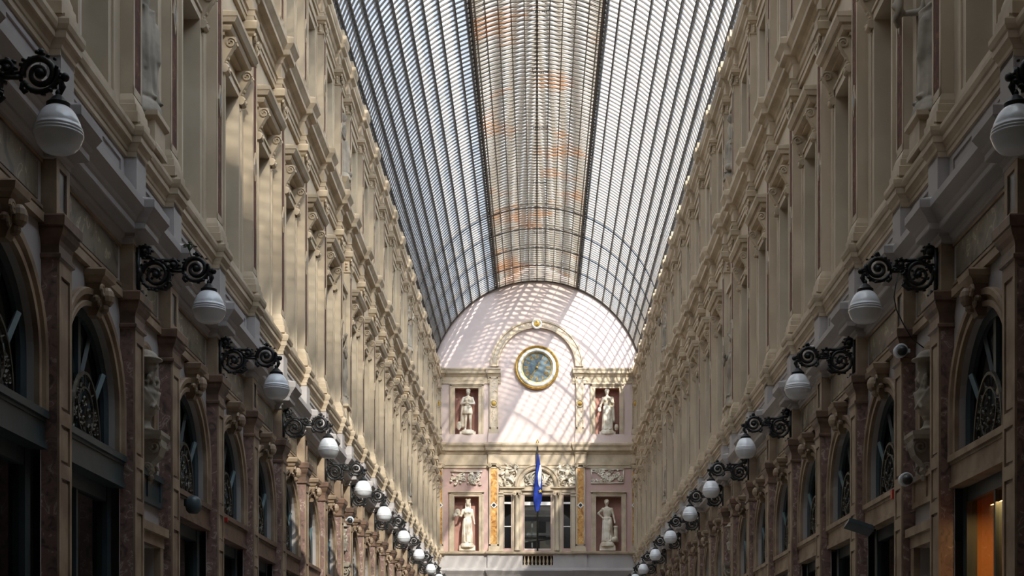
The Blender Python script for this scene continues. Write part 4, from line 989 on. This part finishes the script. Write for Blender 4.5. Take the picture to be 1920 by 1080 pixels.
# ------------------------------------------------------------------ wall lamps
def spiral(cx, cz, r, turns, start, sgn, n=30, shrink=.82):
    return [(cx + r*(1-shrink*i/n)*math.cos(start+sgn*turns*2*math.pi*i/n), 0, cz + r*(1-shrink*i/n)*math.sin(start+sgn*turns*2*math.pi*i/n)) for i in range(n+1)]
def lamp_meshes():
    L = {}
    g = MB()
    # back plate
    g.box(0, .025, -.055, .055, 3.98, 4.38); g.lathe([(.06,0),(.06,.03),(.03,.05)], (.0,0,4.15), 14, 'x')
    def sp(cx, cz, r, turns, st, sg, rad, sh=.8):
        pts = spiral(cx, cz, r, turns, st, sg, 30, sh); g.tube(pts, [rad*(1.15-.5*i/30) for i in range(31)], 7); g.ball((cx,0,cz), rad*1.7, 5)
    sp(.175, 4.13, .135, 1.7, math.pi*.95, -1, .021)
    g.tube([(.175+.14*math.cos(a), 0, 4.13+.14*math.sin(a)) for a in [math.pi*(.75+1.35*i/20) for i in range(21)]], .020, 7)
    sp(.06, 4.36, .06, 1.4, -.6, 1, .018)
    g.tube([(.04,0,4.30),(.12,0,4.30),(.20,0,4.27),(.30,0,4.27),(.36,0,4.275)], [.02,.022,.022,.018,.012], 7)
    sp(.35, 4.225, .055, 1.4, 2.6, -1, .016)
    g.tube([(.28,0,4.17),(.38,0,4.165),(.46,0,4.165)], [.02,.016,.018], 7); g.tube([(.28,0,4.20),(.38,0,4.19),(.47,0,4.20)], [.012,.010,.012], 6)
    sp(.575, 4.19, .118, 1.65, math.pi*1.05, -1, .022)
    g.tube([(.575+.122*math.cos(a), 0, 4.19+.122*math.sin(a)) for a in [math.pi*(1.15+ .95*i/16) for i in range(17)]], .019, 7)
    g.tube([(.46,0,4.13),(.45,0,4.09),(.47,0,4.065),(.49,0,4.08)], .017, 6)
    g.tube([(.20,0,4.0),(.28,0,3.99),(.33,0,4.03),(.31,0,4.06)], [.02,.022,.018,.012], 6)
    g.tube([(.04,0,3.97),(.06,0,3.91),(.09,0,3.93)], [.022,.016,.01], 6)
    g.tube([(.69,0,4.17),(.735,0,4.16)], .017, 6); g.ball((.745,0,4.165), .03, 6); g.tube([(.583,0,4.30),(.583,0,4.32)], .018, 6); g.ball((.583,0,4.335), .026, 6)
    rnd = random.Random(5)       # acanthus buds on the scrolls
    for cx_, cz_, r_, n_ in ((.175,4.13,.145,22),(.575,4.19,.125,18),(.35,4.225,.06,8),(.07,4.36,.065,8)):
        for q in range(n_):
            a = 2*math.pi*q/n_ + rnd.uniform(-.1,.1); rr_ = r_*rnd.uniform(.95,1.12)
            g.ball((cx_+rr_*math.cos(a), rnd.uniform(-.018,.018), cz_+rr_*math.sin(a)), rnd.uniform(.012,.020), 3, (1.2,1.3,1))
    for q in range(12): 
        a = rnd.uniform(0, 6.28); r_ = rnd.uniform(.04,.1); g.ball((.175+r_*math.cos(a), rnd.uniform(-.02,.02), 4.13+r_*math.sin(a)), .016, 3)
    g.tube([(.68,0,4.12),(.71,0,4.13),(.715,0,4.09),(.705,0,4.06)], .013, 6); g.tube([(.715,0,4.15),(.735,0,4.10),(.71,0,4.05)], [.014,.018,.014], 6)
    g.lathe([(.006,0),(.018,.01),(.022,.03),(.012,.05)], (.70,0,4.03), 10)
    L['bracket'] = g.mesh('bracket', 'iron', True)
    c = (.70, 0, 0)
    L['cap'] = MB().lathe([(.078,3.962),(.080,3.985),(.072,3.992),(.062,4.0),(.045,4.022),(.024,4.04),(.014,4.05)], c, 24).mesh('cap', 'iron', 'auto')
    L['collar'] = MB().lathe([(.070,3.955),(.071,3.968)], c, 24).mesh('collar', 'teal_paint', 'auto')
    prof = [(.02,3.655),(.07,3.657),(.105,3.668),(.135,3.700),(.152,3.735),(.1605,3.762),(.1665,3.770),(.1665,3.778),(.157,3.784),(.1645,3.790),(.1645,3.800),(.154,3.806),(.160,3.812),(.159,3.822),(.150,3.828),(.149,3.845),(.138,3.875),(.118,3.915),(.095,3.945),(.070,3.963)]
    L['globe'] = MB().lathe(prof, c, 32).mesh('globe', 'opal', True)
    return L
LM = lamp_meshes()
lampkinds = []
n_l = {'left': 0, 'right': 0}
where = {'left': {-2: 'largest in view at the picture edge', 0: 'beside the helmeted bust, a sprig growing above its bracket'}, 'right': {-2: 'largest in view at the picture edge', 0: 'beside the bust niche, cable hanging beneath its bracket'}}
first_lamp = None
for side, s in SIDES:
    for k in range(-2, K1, 2):
        yc = PY(k); lx = s*(WX-.13)
        n_l[side] += 1
        lab = f'ribbed white globe lamp on black scroll bracket, {ORD[n_l[side]-1]} along the {side} wall from the camera'
        if first_lamp is None:
            o = empty('wall_lamp', (lx, yc, 0), 0)
            for nm, me in LM.items(): link(nm, me, o)
            first_lamp = o
        else:
            o = copy_tree(first_lamp, None, (lx, yc, 0), 0 if s < 0 else math.pi)
        tag(o, lab, 'wall lamp', f'globe lamps along the {side} wall')

# ------------------------------------------------------------------ small fittings
def dome_camera(loc, rz, label):
    o = MB().tube([(0,0,0),(.06,0,0)], .03, 12).build('security_camera', 'plastic', None, True, loc, rz); tag(o, label, 'security camera')
    MB().lathe([(.02,-.0),(.07,.0),(.075,.03),(.075,.075)], (.10,0,-.03), 20).build('housing', 'plastic', o, 'auto')
    MB().lathe([(.008,-.07),(.04,-.062),(.062,-.035),(.068,0)], (.10,0,-.03), 20).build('dome', 'dark_marble', o, True)
def at_side(px, py, X, s):
    y = FPX*X/abs(px-VX); return (s*X, y, (VY-py)*y/FPX)
def bullet(loc, rz, label):
    q = 1 if rz else -1
    o = MB().box(0,.06,-.02,.02,-.02,.02).build('security_camera', 'plastic', None, False, loc, rz); tag(o, label, 'security camera')
    MB().lathe([(.06,-.05),(.072,-.04),(.072,.04),(.06,.05)], (.10,0,0), 20, 'y').build('housing', 'plastic', o, 'auto')
    MB().ball((.10,q*.075,-.015), .056, 7).build('dome', 'dark_marble', o, True)
bullet(at_side(1706, 658, 3.99, 1), math.pi, 'white dome security camera under the capital beside the right bust niche, higher of the pair')
bullet(at_side(1716, 899, 4.0, 1), math.pi, 'white dome security camera above the dark doorway on the right, lower of the pair')
bullet(at_side(648, 975, 3.95, -1), 0, 'small white security camera beside the second bust along the left wall')
l0 = at_side(346, 946, 3.98, -1)
o = MB().lathe([(.02,.10),(.05,.09),(.085,.05),(.09,-.02),(.08,-.07),(.05,-.10)], (.10,0,0), 18).build('dark_lantern', 'green_paint', None, 'auto', l0, 0); tag(o, 'small dark bowl lantern fixed to the fascia right after the left bust bay', 'lantern')
MB().box(0,.04,-.03,.03,-.02,.06).build('bracket', 'iron', o)
for px, py, X, s, lab in ((1676, 927, 3.97, 1, 'small red alarm box at the foot of an arched window on the right wall'), (423, 975, 3.97, -1, 'small red alarm light at the foot of an arched window on the left wall')):
    l0 = at_side(px, py, X, s); k_ = 1 if s > 0 else .6
    o = MB().box(-.03,.03,-.04*k_,.04*k_,-.05*k_,.05*k_).build('alarm_box', 'red', None, False, l0, 0); tag(o, lab, 'alarm')
    MB().box(-.09*s if s < 0 else 0, 0 if s < 0 else .09, -.015,.015,-.03,.0).build('mount', 'iron', o) if False else MB().box(min(0,s*.09), max(0,s*.09), -.012,.012,-.02,.02).build('mount', 'iron', o)
# blade sign / floodlight
l0 = at_side(1612, 985, 3.86, 1)
o = MB().box(-.16,.16,-.10,.10,-.05,.0).build('floodlight', 'green_paint', None, False, l0, 0); o.rotation_euler = (R(-20), R(18), 0); tag(o, 'dark slab floodlight sticking out over the fascia of a right-hand shop', 'floodlight')
MB().box(-.02,.20,-.012,.012,-.02,.01).build('arm', 'iron', o)
# cables
l0 = (3.62, 14.0, 4.05)
c_ = MB(); c_.tube([(3.55,13.98,4.14),(3.52,13.96,4.02),(3.50,13.95,3.9),(3.53,13.98,3.78),(3.62,14.06,3.66),(3.72,14.1,3.52),(3.84,14.12,3.44),(3.86,14.12,3.92)][:7], .006, 5)
tag(c_.build('cable', 'iron', None, True), 'thin black cable looping down from the second lamp bracket of the right wall', 'cable')
# weed on the cornice
g = MB(); wx, wy, wz = -3.42, 14.0, 4.36; rnd = random.Random(9)
for q in range(9):
    a = rnd.uniform(0, 3.14); l_ = rnd.uniform(.04,.09); g.tube([(wx,wy,wz),(wx+l_*.6*math.cos(a),wy+rnd.uniform(-.03,.03),wz+.05+l_*.5*math.sin(a)),(wx+l_*1.3*math.cos(a),wy,wz+.03+l_*.6*math.sin(a))], [.004,.005,.002], 4)
    g.ball((wx+l_*1.2*math.cos(a),wy,wz+.035+l_*.6*math.sin(a)), .012, 3, (1.6,.6,.6))
g.tube([(wx+.02,wy,4.30),(wx,wy,wz)], .004, 4)
tag(g.build('weed', 'plant', None), 'little dark weed sprouting above the second lamp bracket of the left wall', 'plant')
